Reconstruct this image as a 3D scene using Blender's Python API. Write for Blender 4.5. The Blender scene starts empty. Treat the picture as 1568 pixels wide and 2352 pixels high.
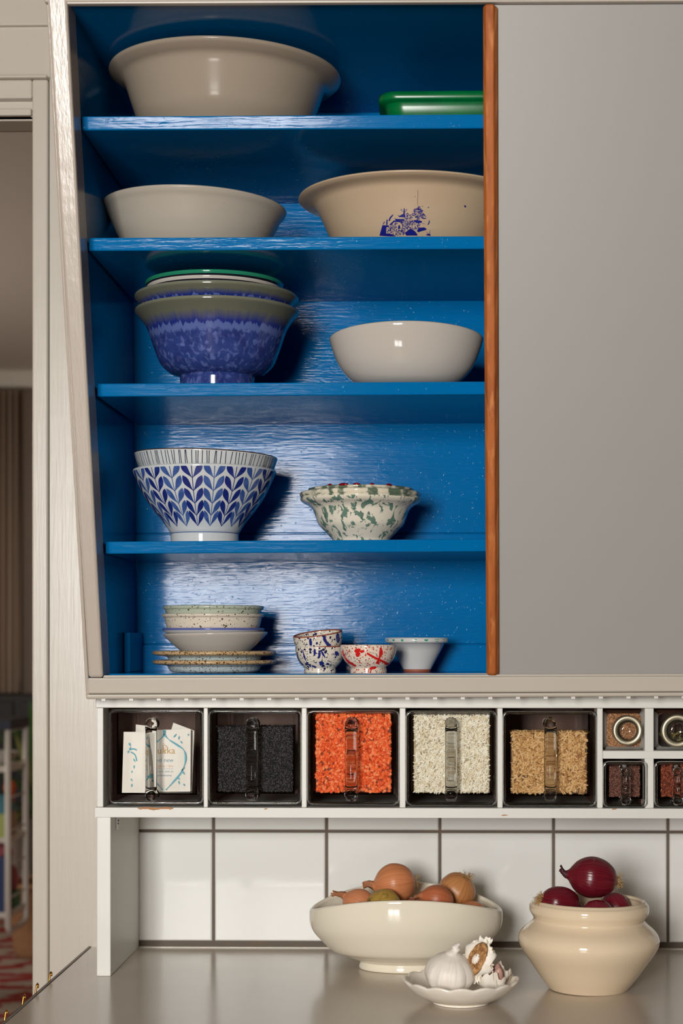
import bpy, math, random
from mathutils import Vector, Matrix, Quaternion
random.seed(7)
SC = bpy.context.scene
COL = SC.collection
PI = math.pi

# ------------------------------------------------------------------ camera
F = 4000.0; PX0 = 916.0; PY0 = 1475.0; ZC = 1.31
TH = math.atan(84.0 / F)
cam_d = bpy.data.cameras.new('camera')
cam = bpy.data.objects.new('camera', cam_d); COL.objects.link(cam)
cam.location = (0, 0, ZC)
cam.rotation_euler = (PI / 2, 0, TH)
cam_d.sensor_width = 36.0
cam_d.lens = F / 2352 * 36
cam_d.shift_x = -(PX0 - 784) / 2352
cam_d.shift_y = (PY0 - 1176) / 2352
cam_d.clip_start = 0.05
cam_d.dof.use_dof = True
cam_d.dof.focus_distance = 2.10
cam_d.dof.aperture_fstop = 7.2
SC.camera = cam

# ------------------------------------------------------------------ view, world, light
SC.view_settings.view_transform = 'Standard'
SC.view_settings.look = 'None'
SC.view_settings.exposure = 0.0
SC.view_settings.gamma = 1.0
SC.view_settings.use_curve_mapping = False
SC.cycles.use_denoising = True
SC.cycles.max_bounces = 10
SC.cycles.diffuse_bounces = 5
SC.cycles.transmission_bounces = 10
SC.cycles.transparent_max_bounces = 16
SC.cycles.blur_glossy = 0.5
SC.cycles.sample_clamp_indirect = 6.0
wd = bpy.data.worlds.new('world'); SC.world = wd; wd.use_nodes = True
wd.node_tree.nodes['Background'].inputs[0].default_value = (0.75, 0.82, 0.9, 1)
wd.node_tree.nodes['Background'].inputs[1].default_value = 0.3

REAR = -1.6                       # inner face of the wall behind the camera
WIN = (-1.02, -0.36, 1.24, 2.04)  # main kitchen window x0,x1,z0,z1
LOW = (-1.02, -0.40, 0.16, 0.47)  # low pane of the glazed panel beneath it
def area_light(name, loc, rot, sx, sy, power, color):
    l = bpy.data.lights.new(name, 'AREA'); l.shape = 'RECTANGLE'; l.size = sx; l.size_y = sy
    l.energy = power; l.color = color
    o = bpy.data.objects.new(name, l); COL.objects.link(o)
    o.location = loc; o.rotation_euler = rot
    return o
area_light('daylight_window', ((WIN[0] + WIN[1]) / 2, REAR - 0.06, (WIN[2] + WIN[3]) / 2), (PI / 2, 0, 0),
           WIN[1] - WIN[0], WIN[3] - WIN[2], 138, (1.0, 0.97, 0.93))
area_light('daylight_low_pane', ((LOW[0] + LOW[1]) / 2, REAR - 0.06, (LOW[2] + LOW[3]) / 2), (PI / 2, 0, 0),
           LOW[1] - LOW[0], LOW[3] - LOW[2], 9, (1.0, 0.98, 0.95))
area_light('daylight_far_room', (-3.9, 6.2, 1.6), (PI / 2, 0, -PI / 2), 1.6, 1.4, 34, (1.0, 0.9, 0.8))

# ------------------------------------------------------------------ geometry from the photograph's frame
FW = Vector((-math.sin(TH), math.cos(TH), 0)); RT = Vector((math.cos(TH), math.sin(TH), 0)); CAM = Vector((0, 0, ZC))
def ray(px, py): return FW + RT * ((px - PX0) / F) + Vector((0, 0, (PY0 - py) / F))
def at(px, py, Y):
    d = ray(px, py); return CAM + d * (Y / d.y)
SL = 0.224                        # the cupboard's front leans out towards its top
CF = 2.0666                       # y + SL*(z-ZC) = CF on the face frame
CS = CF + 0.05                    # the same for the shelf edges
def atp(px, py, c):
    d = ray(px, py); return CAM + d * (c / (d.y + SL * d.z))
def lin(c):
    def f(v):
        v /= 255.0
        return v / 12.92 if v <= 0.04045 else ((v + 0.055) / 1.055) ** 2.4
    return (f(c[0]), f(c[1]), f(c[2]), 1)

# ------------------------------------------------------------------ materials
def base_mat(name, color, rough=0.4, spec=0.5, metal=0.0, coat=0.0):
    m = bpy.data.materials.new(name); m.use_nodes = True
    b = m.node_tree.nodes['Principled BSDF']
    b.inputs['Base Color'].default_value = lin(color)
    b.inputs['Roughness'].default_value = rough
    b.inputs['Specular IOR Level'].default_value = spec
    b.inputs['Metallic'].default_value = metal
    b.inputs['Coat Weight'].default_value = coat
    b.inputs['Coat Roughness'].default_value = 0.06
    return m
def N(m, t, **kw):
    n = m.node_tree.nodes.new(t)
    for k, v in kw.items(): setattr(n, k, v)
    return n
def L(m, a, b): m.node_tree.links.new(a, b)
def coords(m, scale=(1, 1, 1), polar=False):
    tc = N(m, 'ShaderNodeTexCoord')
    mp = N(m, 'ShaderNodeMapping'); mp.inputs['Scale'].default_value = scale
    if polar:                      # (angle, height, radius) about the object's own axis
        sp = N(m, 'ShaderNodeSeparateXYZ'); L(m, tc.outputs['Object'], sp.inputs[0])
        a = N(m, 'ShaderNodeMath', operation='ARCTAN2'); L(m, sp.outputs[0], a.inputs[0])
        ng = N(m, 'ShaderNodeMath', operation='MULTIPLY'); ng.inputs[1].default_value = -1
        L(m, sp.outputs[1], ng.inputs[0]); L(m, ng.outputs[0], a.inputs[1])
        cb = N(m, 'ShaderNodeCombineXYZ'); L(m, a.outputs[0], cb.inputs[0]); L(m, sp.outputs[2], cb.inputs[1])
        L(m, cb.outputs[0], mp.inputs[0])
    else:
        L(m, tc.outputs['Object'], mp.inputs[0])
    return mp.outputs[0]
def noise(m, vec, scale=1.0, detail=3.0, rough=0.5, dist=0.0):
    n = N(m, 'ShaderNodeTexNoise'); n.inputs['Scale'].default_value = scale; n.inputs['Detail'].default_value = detail
    n.inputs['Roughness'].default_value = rough; n.inputs['Distortion'].default_value = dist
    L(m, vec, n.inputs['Vector']); return n.outputs['Fac']
def ramp(m, fac, lo, hi):
    r = N(m, 'ShaderNodeMapRange'); r.inputs['From Min'].default_value = lo; r.inputs['From Max'].default_value = hi
    L(m, fac, r.inputs['Value']); return r.outputs['Result']
def bsdf(m): return m.node_tree.nodes['Principled BSDF']
def mixcol(m, fac, color, colsock=None):
    """lay another colour over the material's present base colour"""
    b = bsdf(m); inp = b.inputs['Base Color']
    x = N(m, 'ShaderNodeMix', data_type='RGBA')
    if inp.is_linked: L(m, inp.links[0].from_socket, x.inputs[6])
    else: x.inputs[6].default_value = inp.default_value
    if colsock: L(m, colsock, x.inputs[7])
    else: x.inputs[7].default_value = lin(color)
    L(m, fac, x.inputs[0]); L(m, x.outputs[2], inp)
def bump(m, fac, strength=0.3, dist=0.001):
    b = bsdf(m); bn = N(m, 'ShaderNodeBump'); bn.inputs['Strength'].default_value = strength; bn.inputs['Distance'].default_value = dist
    if b.inputs['Normal'].is_linked: L(m, b.inputs['Normal'].links[0].from_socket, bn.inputs['Normal'])
    L(m, fac, bn.inputs['Height']); L(m, bn.outputs[0], b.inputs['Normal'])
def blotch(m, color, scale, lo, hi, amount=1.0, polar=False, detail=3, dist=0.0):
    f = ramp(m, noise(m, coords(m, scale if isinstance(scale, tuple) else (scale,) * 3, polar), 1, detail, 0.5, dist), lo, hi)
    if amount != 1.0:
        k = N(m, 'ShaderNodeMath', operation='MULTIPLY'); L(m, f, k.inputs[0]); k.inputs[1].default_value = amount; f = k.outputs[0]
    mixcol(m, f, color)
def dots(m, color, scale, rad, polar=False, vary=0.6):
    s = scale if isinstance(scale, tuple) else (scale,) * 3
    v = N(m, 'ShaderNodeTexVoronoi'); L(m, coords(m, s, polar), v.inputs['Vector']); v.inputs['Scale'].default_value = 1
    nz = noise(m, coords(m, tuple(q * 0.6 for q in s), polar), 1, 2)
    th = ramp(m, nz, 0.35, 0.7)
    mu = N(m, 'ShaderNodeMath', operation='MULTIPLY'); L(m, th, mu.inputs[0]); mu.inputs[1].default_value = rad
    lt = N(m, 'ShaderNodeMath', operation='LESS_THAN'); L(m, v.outputs['Distance'], lt.inputs[0]); L(m, mu.outputs[0], lt.inputs[1])
    mixcol(m, lt.outputs[0], color)
def height_mix(m, color, z0, z1, wob=0.0, wscale=(9, 40, 1)):
    """colour above a height, with a ragged glaze line (z in the object's own metres)"""
    tc = N(m, 'ShaderNodeTexCoord'); sp = N(m, 'ShaderNodeSeparateXYZ'); L(m, tc.outputs['Object'], sp.inputs[0])
    z = sp.outputs[2]
    if wob:
        nz = noise(m, coords(m, wscale, True), 1, 2)
        a = N(m, 'ShaderNodeMath', operation='MULTIPLY_ADD'); L(m, nz, a.inputs[0]); a.inputs[1].default_value = wob; L(m, z, a.inputs[2])
        s = N(m, 'ShaderNodeMath', operation='SUBTRACT'); L(m, a.outputs[0], s.inputs[0]); s.inputs[1].default_value = wob / 2; z = s.outputs[0]
    mixcol(m, ramp(m, z, z0, z1), color)

M = {}
def paint(name, color, rough, grain, amt, lump=0.15, det=4):
    m = base_mat(name, color, rough, 0.5)
    bump(m, noise(m, coords(m, grain), 1, det, 0.6), amt, 0.0012)
    bump(m, noise(m, coords(m, (9, 9, 22)), 1, 2), lump, 0.003)
    return m
M['blue'] = paint('blue_gloss_paint', (0, 104, 166), 0.11, (22, 22, 330), 0.17, 0.13, 2)
bsdf(M['blue']).inputs['Specular IOR Level'].default_value = 0.1
bump(M['blue'], ramp(M['blue'], noise(M['blue'], coords(M['blue'], (330, 330, 330)), 1, 1), 0.7, 0.82), 0.2, 0.0005)
bump(M['blue'], noise(M['blue'], coords(M['blue'], (30, 30, 120)), 1, 2, .5, 1.5), 0.10, 0.0012)
M['cream'] = paint('cream_gloss_paint', (190, 182, 169), 0.3, (260, 40, 14), 0.10, 0.10)
M['creamh'] = paint('cream_gloss_paint_rail', (190, 182, 169), 0.3, (14, 40, 260), 0.10, 0.10)
M['stile'] = paint('cream_gloss_paint_stile', (182, 172, 160), 0.22, (300, 300, 12), 0.22, 0.25)
bsdf(M['stile']).inputs['Specular IOR Level'].default_value = 0.36
M['white'] = paint('white_paint', (222, 221, 214), 0.42, (200, 40, 10), 0.08, 0.05)
M['rackw'] = paint('grey_white_paint', (214, 213, 206), 0.4, (20, 60, 90), 0.12, 0.10)
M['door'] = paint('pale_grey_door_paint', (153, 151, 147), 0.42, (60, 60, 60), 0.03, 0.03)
M['worn'] = base_mat('bare_worn_wood', (176, 122, 74), 0.7)
m = M['wood'] = base_mat('orange_pine', (176, 98, 42), 0.5, 0.2)
blotch(m, (140, 70, 26), (90, 90, 3), 0.45, 0.7, 0.8); blotch(m, (216, 144, 84), (160, 160, 2.5), 0.55, 0.75, 0.6)
m = M['counter'] = base_mat('taupe_laminate', (192, 181, 167), 0.2, 0.5)
blotch(m, (174, 162, 150), (5, 5, 5), 0.35, 0.75, 0.35)
bump(m, noise(m, coords(m, (300, 60, 60)), 1, 2), 0.05, 0.0005)
M['edge'] = base_mat('brown_edge_strip', (96, 80, 66), 0.4)
M['tile'] = base_mat('white_glazed_tile', (228, 228, 224), 0.05, 0.3)
bump(M['tile'], noise(M['tile'], coords(M['tile'], (26, 26, 26)), 1, 2), 0.05, 0.001)
m = M['grout'] = base_mat('brown_grey_grout', (98, 88, 78), 0.8); blotch(m, (120, 92, 66), 30, 0.5, 0.8, 0.6)
M['brass'] = base_mat('brass', (190, 140, 70), 0.25, 0.5, 1.0)
M['steel'] = base_mat('steel', (170, 170, 165), 0.3, 0.5, 1.0)
m = M['pewter'] = base_mat('dull_jar_lid_metal', (176, 168, 146), 0.42, 0.5, 0.9)
blotch(m, (120, 130, 105), 160, 0.55, 0.75, 0.5)
M['dark'] = base_mat('red_brown_wood', (116, 78, 60), 0.5)
M['led'] = base_mat('white_strip_light', (235, 232, 224), 0.4)
M['plaster'] = base_mat('warm_plaster', (196, 182, 166), 0.8)
M['kitchen'] = base_mat('warm_brown_kitchen_wall', (112, 92, 78), 0.8)
M['ceiling'] = base_mat('white_ceiling', (225, 220, 210), 0.85)
m = M['boards'] = base_mat('brown_floor_boards', (138, 100, 72), 0.4); blotch(m, (96, 58, 36), (14, 1.5, 1), 0.4, 0.7, 0.8)

def ceramic(name, color, rough=0.14, spec=0.5): return base_mat(name, color, rough, spec)
M['ivory1'] = ceramic('ivory_glaze_crazed', (158, 144, 127), 0.16); blotch(M['ivory1'], (150, 128, 102), 24, 0.66, 0.8, 0.5)  # glaze darkened to stand in for weaker light on the top shelf
M['ivory2'] = ceramic('ivory_glaze_plain', (176, 167, 153), 0.3); dots(M['ivory2'], (90, 80, 70), 60, 0.05)  # ivory toned down too, the upward light falloff put into its colour
M['buff'] = ceramic('buff_glaze', (188, 165, 137), 0.32); dots(M['buff'], (90, 70, 60), 70, 0.06)  # buff lowered likewise, in place of dimmer light on the second shelf
M['cobalt'] = ceramic('cobalt_print', (22, 26, 120), 0.3)
M['brownline'] = ceramic('brown_crack', (110, 84, 60), 0.5)
M['porc'] = ceramic('white_porcelain', (190, 183, 174), 0.07)  # white dimmed in colour to imitate fainter light on the upper shelves
M['cream_bowl'] = ceramic('cream_faience', (232, 224, 204), 0.07)
M['stone'] = ceramic('beige_stoneware', (226, 206, 176), 0.09)
M['dish'] = ceramic('cream_dish_glaze', (240, 232, 217), 0.08)
m = M['green'] = ceramic('green_glaze', (0, 104, 52), 0.24, 0.35); blotch(m, (0, 84, 44), 40, 0.4, 0.7, 0.6)
m = M['greenrim'] = ceramic('teal_green_glaze', (36, 128, 96), 0.1)
m = M['black_pat'] = ceramic('black_band_glaze', (24, 22, 34), 0.12)
m = M['pale'] = ceramic('blue_white_porcelain', (200, 205, 206), 0.07)
M['leafdark'] = ceramic('leaf_print_dark_blue', (26, 40, 112), 0.1); blotch(M['leafdark'], (52, 72, 150), 90, 0.45, 0.7, 0.6)
M['leaflight'] = ceramic('leaf_print_slate_blue', (54, 82, 144), 0.1); blotch(M['leaflight'], (90, 120, 176), 90, 0.45, 0.7, 0.6)
M['line'] = ceramic('ink_blue_line', (26, 40, 66), 0.12)
M['rimbrown'] = ceramic('brown_rim_line', (74, 52, 40), 0.3)
m = M['spat'] = ceramic('cream_glaze_green_spatter', (228, 220, 200), 0.08)
blotch(m, (92, 124, 108), (110, 110, 52), 0.545, 0.575, 0.95, dist=0.7); blotch(m, (70, 104, 92), (170, 170, 90), 0.645, 0.67, 0.9)
m = M['spatrim'] = ceramic('green_dabbed_rim', (222, 214, 192), 0.08); blotch(m, (82, 104, 84), (70, 70, 40), 0.46, 0.56, 0.95)
M['redglaze'] = ceramic('dark_red_glaze', (120, 10, 22), 0.12)
def speck(name, color, dotc, scale, rad, rough=0.2):
    m = ceramic(name, color, rough); dots(m, dotc, scale, rad); dots(m, dotc, scale * 0.45, rad * 0.6); return m
M['celadon'] = speck('celadon_speckled', (176, 186, 168), (70, 58, 40), 330, 0.42)
M['oat'] = speck('oatmeal_speckled', (216, 206, 188), (80, 62, 44), 360, 0.42)
m = M['plate'] = speck('ice_blue_speckled', (186, 196, 194), (84, 66, 50), 460, 0.5)
m = M['platerim'] = speck('toasted_speckled_rim', (196, 166, 124), (92, 58, 30), 480, 0.66)
M['bluerim'] = ceramic('smudged_blue_rim', (98, 106, 170), 0.15)
M['lilac'] = ceramic('cool_white_glaze', (208, 207, 204), 0.12)
m = M['blot'] = ceramic('cream_glaze_blue_splatter', (226, 216, 200), 0.1)
dots(m, (34, 36, 84), 190, 0.5); dots(m, (30, 30, 60), 420, 0.5)
M['inkblue'] = ceramic('ink_blue_splash', (36, 44, 116), 0.12)
m = M['blotr'] = ceramic('cream_glaze_red_splatter', (230, 212, 194), 0.1)
dots(m, (196, 60, 44), 300, 0.5); dots(m, (110, 60, 46), 520, 0.5)
M['inkred'] = ceramic('red_splash', (204, 34, 30), 0.12)
M['terra'] = ceramic('bare_terracotta', (150, 78, 54), 0.6)
M['rimgreen'] = ceramic('sea_green_dab', (40, 150, 120), 0.12)
def blue_bowl_mat(zr, ol=1.0):
    m = ceramic('mottled_blue_glaze_%d' % int(ol * 10), (46, 64, 126), 0.1)
    blotch(m, (104, 118, 178), (170, 170, 130), 0.5, 0.66, 0.75, dist=0.4)
    blotch(m, (34, 40, 100), (60, 60, 60), 0.45, 0.7, 0.7)
    height_mix(m, (84, 100, 156), zr - 0.036 * ol, zr - 0.033 * ol, 0.016, (16, 8, 1))
    height_mix(m, (32, 46, 120), zr - 0.027 * ol, zr - 0.0255 * ol, 0.020, (16, 8, 1))
    height_mix(m, (96, 98, 84), zr - 0.024 * ol, zr - 0.012 * ol, 0.010 * ol, (14, 8, 1))
    height_mix(m, (124, 126, 108), zr - 0.002, zr + 0.001, 0.0)
    return m

def thin_glass(name, tint=(1, 1, 1), rough=0.02):
    m = bpy.data.materials.new(name); m.use_nodes = True
    nt = m.node_tree; nt.nodes.remove(bsdf(m)); out = [n for n in nt.nodes if n.type == 'OUTPUT_MATERIAL'][0]
    t = N(m, 'ShaderNodeBsdfTransparent'); t.inputs[0].default_value = (*tint, 1)
    g = N(m, 'ShaderNodeBsdfGlossy'); g.inputs['Roughness'].default_value = rough
    fr = N(m, 'ShaderNodeFresnel'); fr.inputs['IOR'].default_value = 1.5
    nz = noise(m, coords(m, (30, 30, 30)), 1, 2); bn = N(m, 'ShaderNodeBump'); bn.inputs['Strength'].default_value = 0.02
    bn.inputs['Distance'].default_value = 0.0005
    L(m, nz, bn.inputs['Height']); L(m, bn.outputs[0], g.inputs['Normal']); L(m, bn.outputs[0], fr.inputs['Normal'])
    mx = N(m, 'ShaderNodeMixShader'); L(m, fr.outputs[0], mx.inputs[0]); L(m, t.outputs[0], mx.inputs[1]); L(m, g.outputs[0], mx.inputs[2])
    L(m, mx.outputs[0], out.inputs[0]); return m
M['pane'] = thin_glass('clear_pressed_glass', (0.995, 0.995, 0.99))
M['solid'] = base_mat('clear_solid_glass', (250, 250, 246), 0.02)
bsdf(M['solid']).inputs['Transmission Weight'].default_value = 1.0
bsdf(M['solid']).inputs['IOR'].default_value = 1.48

M['bar'] = base_mat('clear_bar_glass', (252, 252, 250), 0.02)
bsdf(M['bar']).inputs['Transmission Weight'].default_value = 1.0
bsdf(M['bar']).inputs['IOR'].default_value = 1.2

def streaky(name, a, b, c, rough=0.3, ns=30, amt=0.7):
    m = base_mat(name, a, rough, 0.45)
    blotch(m, b, (ns * 0.18, 6, 1), 0.45, 0.75, amt, True); blotch(m, c, (ns, 14, 1), 0.52, 0.62, 0.55, True, 2)
    bump(m, noise(m, coords(m, (ns * 0.7, 8, 1), True), 1, 2), 0.22, 0.0016)
    return m
M['onion1'] = streaky('orange_brown_onion_skin', (204, 130, 84), (178, 100, 60), (218, 154, 112), 0.34, 44)
M['onion2'] = streaky('pinkish_onion_skin', (206, 134, 92), (190, 108, 70), (216, 152, 112), 0.35)
M['onion3'] = streaky('yellow_green_onion_skin', (176, 140, 60), (146, 118, 52), (196, 164, 90), 0.35)
blotch(M['onion3'], (92, 78, 44), (90, 90, 90), 0.55, 0.66, 0.8)
M['onion4'] = streaky('red_brown_onion_skin', (184, 104, 66), (140, 68, 42), (190, 120, 84), 0.34, 40)
M['onion5'] = streaky('golden_brown_onion_skin', (190, 130, 78), (140, 82, 42), (204, 152, 98), 0.34, 40)
M['husk'] = streaky('dry_onion_neck', (158, 98, 62), (110, 66, 44), (190, 136, 92), 0.6)
M['red1'] = streaky('dark_red_onion_skin', (98, 18, 30), (70, 10, 24), (130, 38, 50), 0.2, 36)
M['red2'] = streaky('purple_red_onion_skin', (112, 24, 38), (84, 14, 30), (140, 52, 58), 0.26, 36)
M['redhusk'] = base_mat('dark_red_husk', (66, 20, 26), 0.6)
M['root'] = base_mat('straw_roots', (176, 140, 88), 0.7)
M['garlic'] = streaky('garlic_skin', (242, 236, 226), (230, 220, 204), (220, 202, 180), 0.45, 34, 0.6)
M['garlicin'] = base_mat('garlic_paper', (244, 238, 226), 0.55); blotch(M['garlicin'], (222, 204, 176), 60, 0.45, 0.7, 0.6)
m = M['garlicroot'] = base_mat('garlic_root_plate', (196, 150, 96), 0.8); blotch(m, (140, 88, 44), 160, 0.42, 0.6, 0.9)
bump(m, noise(m, coords(m, (400, 400, 400)), 1, 3), 0.8, 0.002)
M['clove'] = base_mat('pink_garlic_clove', (196, 150, 136), 0.4)

# ------------------------------------------------------------------ mesh builder
class MB:
    def __init__(self): self.v = []; self.f = []; self.m = []; self.s = []
    def add(self, vs, fs, mi=0, sm=False):
        o = len(self.v); self.v += [Vector(q) for q in vs]
        for f in fs: self.f.append([i + o for i in f]); self.m.append(mi); self.s.append(sm)
    def box(self, a, b, mi=0):
        x0, y0, z0 = a; x1, y1, z1 = b
        self.add([(x0, y0, z0), (x1, y0, z0), (x1, y1, z0), (x0, y1, z0), (x0, y0, z1), (x1, y0, z1), (x1, y1, z1), (x0, y1, z1)],
                 [(0, 3, 2, 1), (4, 5, 6, 7), (0, 1, 5, 4), (1, 2, 6, 5), (2, 3, 7, 6), (3, 0, 4, 7)], mi)
        return self
    def hexa(self, front, back, mi=0):
        """front and back: four points each (bottom-left, bottom-right, top-right, top-left)"""
        self.add(list(front) + list(back), [(0, 1, 2, 3), (7, 6, 5, 4), (0, 4, 5, 1), (1, 5, 6, 2), (2, 6, 7, 3), (3, 7, 4, 0)], mi)
        return self
    def loft(self, rings, mi=0, sm=True, cap0=True, cap1=True, closed=True):
        n = len(rings[0]); vs = [p for r in rings for p in r]; fs = []
        for j in range(len(rings) - 1):
            for i in range(n if closed else n - 1):
                k = (i + 1) % n
                fs.append((j * n + i, j * n + k, (j + 1) * n + k, (j + 1) * n + i))
        if cap0: fs.append(tuple(range(n))[::-1])
        if cap1: fs.append(tuple((len(rings) - 1) * n + i for i in range(n)))
        self.add(vs, fs, mi, sm)
        for q in range(len(self.s) - int(cap0) - int(cap1), len(self.s)): self.s[q] = False
        return self
    def lathe(self, prof, n=72, mi=0, fn=None, mis=None):
        """prof: (r, z); a ring with r==0 is a pole; mis: material per profile segment"""
        vs = []; idx = []
        for (r, z) in prof:
            if r <= 1e-7: idx.append([len(vs)]); vs.append(Vector((0, 0, z)))
            else:
                idx.append(list(range(len(vs), len(vs) + n)))
                vs += [Vector((r * math.sin(2 * PI * i / n), -r * math.cos(2 * PI * i / n), z)) for i in range(n)]
        if fn: vs = [fn(v) for v in vs]
        for j in range(len(prof) - 1):
            a, b = idx[j], idx[j + 1]; fs = []
            for i in range(n):
                k = (i + 1) % n
                if len(a) == 1 and len(b) == 1: break
                if len(a) == 1: fs.append((a[0], b[k], b[i]))
                elif len(b) == 1: fs.append((a[i], a[k], b[0]))
                else: fs.append((a[i], a[k], b[k], b[i]))
            o = len(self.v)
            for f in fs: self.f.append([q + o for q in f]); self.m.append(mis[j] if mis else mi); self.s.append(True)
        # vertices are added once, after the index offset was taken
        self.v += vs
        return self
    def tube(self, pts, rad, n=10, mi=0, cap=True):
        pts = [Vector(p) for p in pts]; rs = rad if isinstance(rad, (list, tuple)) else [rad] * len(pts); rings = []
        ref = Vector((0, 0, 1))
        for i, p in enumerate(pts):
            t = (pts[min(i + 1, len(pts) - 1)] - pts[max(i - 1, 0)]).normalized()
            if abs(t.dot(ref)) > 0.95: ref = Vector((1, 0, 0))
            u = t.cross(ref).normalized(); w = t.cross(u)
            rings.append([p + (u * math.cos(2 * PI * k / n) + w * math.sin(2 * PI * k / n)) * rs[i] for k in range(n)])
        return self.loft(rings, mi, True, cap, cap)
    def build(self, name, mats, parent=None, loc=None, bevel=0.0, seg=2, props=None):
        """verts are world coordinates; they are stored relative to loc (or to the parent's place)"""
        me = bpy.data.meshes.new(name)
        off = Vector(loc) if loc is not None else (parent['_o'] if parent is not None and '_o' in parent else Vector((0, 0, 0)))
        off = Vector(off)
        me.from_pydata([tuple(v - off) for v in self.v], [], self.f)
        for q in (mats if isinstance(mats, (list, tuple)) else [mats]): me.materials.append(q)
        me.polygons.foreach_set('material_index', self.m); me.polygons.foreach_set('use_smooth', self.s)
        me.update()
        o = bpy.data.objects.new(name, me); COL.objects.link(o)
        if loc is not None: o.location = loc; o['_o'] = tuple(loc)
        if parent is not None:
            o.parent = parent
            o['_o'] = tuple(off)
            if loc is not None: o.location = Vector(loc) - Vector(parent['_o'])
        if bevel:
            b = o.modifiers.new('bevel', 'BEVEL'); b.width = bevel; b.segments = seg; b.limit_method = 'ANGLE'; b.angle_limit = math.radians(40)
            b.harden_normals = False
        return o
def tag(o, label=None, cat=None, group=None, kind=None):
    if label: o['label'] = label
    if cat: o['category'] = cat
    if group: o['group'] = group
    if kind: o['kind'] = kind
    return o
def thing(name, loc, label, cat, group=None):
    o = bpy.data.objects.new(name, None); COL.objects.link(o); o.location = loc; o['_o'] = tuple(loc); o.empty_display_size = 0.02
    return tag(o, label, cat, group)
def struct(name, mb, mats, bevel=0.0, parent=None):
    o = mb.build(name, mats, parent, None, bevel)
    if parent is None: o['kind'] = 'structure'
    return o

def smooth(pts, sub=4):
    """Catmull-Rom through (r, z) points; a repeated point keeps a corner"""
    out = []
    n = len(pts)
    for i in range(n - 1):
        p1, p2 = pts[i], pts[i + 1]
        if p1 == p2: continue
        p0 = pts[i - 1] if i > 0 and pts[i - 1] != p1 else p1
        p3 = pts[i + 2] if i + 2 < n and pts[i + 2] != p2 else p2
        for k in range(sub):
            t = k / sub
            out.append(tuple(0.5 * (2 * p1[c] + (p2[c] - p0[c]) * t + (2 * p0[c] - 5 * p1[c] + 4 * p2[c] - p3[c]) * t * t +
                                    (3 * p1[c] - p0[c] - 3 * p2[c] + p3[c]) * t ** 3) for c in (0, 1)))
    out.append(pts[-1]); return out
def shell(outer, t, floor_z):
    """closed vessel profile from an outer profile running base -> rim"""
    r1, z1 = outer[-1]
    prof = [(0, outer[0][1])] + outer
    prof += [(r1 - t * 0.15, z1 + t * 0.35), (r1 - t * 0.5, z1 + t * 0.5), (r1 - t * 0.85, z1 + t * 0.35), (r1 - t, z1)]
    for (r, z) in reversed(outer[:-1]):
        if z <= floor_z + 0.0005: break
        if r - t > 0.004: prof.append((r - t, z))
    rl = prof[-1][0]
    prof += [(rl * 0.9, floor_z + (prof[-1][1] - floor_z) * 0.25), (rl * 0.7, floor_z), (0, floor_z)]
    return prof
class Dish:
    """a turned vessel described by half-widths and heights read off the photograph"""
    def __init__(s, cx, Yc, pts, base_z, t=0.004, n=96, foot=0.004, fn=None, sub=4):
        s.cx, s.Y, s.k = cx, Yc, Yc / F
        s.X = at(cx, 1000, Yc).x; s.bz = base_z
        prof = []
        for (hw, y) in pts:
            z = (ZC + (PY0 - y) * s.k - base_z) if y is not None else 0.0
            prof.append((hw * s.k, max(z, 0.0)))
        s.outer = smooth(prof, sub); s.t = t; s.n = n; s.fn = fn; s.foot = foot
        s.prof = shell(s.outer, t, foot + t)
        s.loc = Vector((s.X, Yc, base_z + .0004)); s.zr = s.outer[-1][1]
    def R(s, z):
        o = s.outer
        for i in range(len(o) - 1):
            a, b = o[i], o[i + 1]
            if (a[1] - z) * (b[1] - z) <= 0 and a[1] != b[1]:
                return a[0] + (b[0] - a[0]) * (z - a[1]) / (b[1] - a[1])
        return o[-1][0] if z > o[-1][1] else o[0][0]
    def mesh(s, mats_of=None):
        mb = MB(); mis = None
        if mats_of: mis = [mats_of(0.5 * (s.prof[i][0] + s.prof[i + 1][0]), 0.5 * (s.prof[i][1] + s.prof[i + 1][1]), i) for i in range(len(s.prof) - 1)]
        mb.lathe(s.prof, s.n, 0, s.fn, mis); return mb
    def surf(s, px, py, lift=0.00025):
        """point of the front surface seen at a pixel, in the dish's own coordinates"""
        z = ZC + (PY0 - py) * s.k - s.bz
        for _ in range(4):
            R = s.R(z); z = ZC + (PY0 - py) * (s.Y - R * 0.97) / F - s.bz
        R = s.R(z) + lift; kk = (s.Y - R * 0.9) / F
        q = max(-0.999, min(0.999, (px - s.cx) * kk / R)); ph = math.asin(q)
        v = Vector((R * math.sin(ph), -R * math.cos(ph), z))
        return v
    def polar(s, ph, z, lift=0.00025):
        R = s.R(z) + lift; return Vector((R * math.sin(ph), -R * math.cos(ph), z))
    def build(s, name, mb, mats, label, cat='bowl', group=None, rot=None):
        o = mb.build(name, mats)
        o.location = s.loc
        if rot: o.rotation_euler = rot
        o['_o'] = (0, 0, 0)
        return tag(o, label, cat, group)

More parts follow.
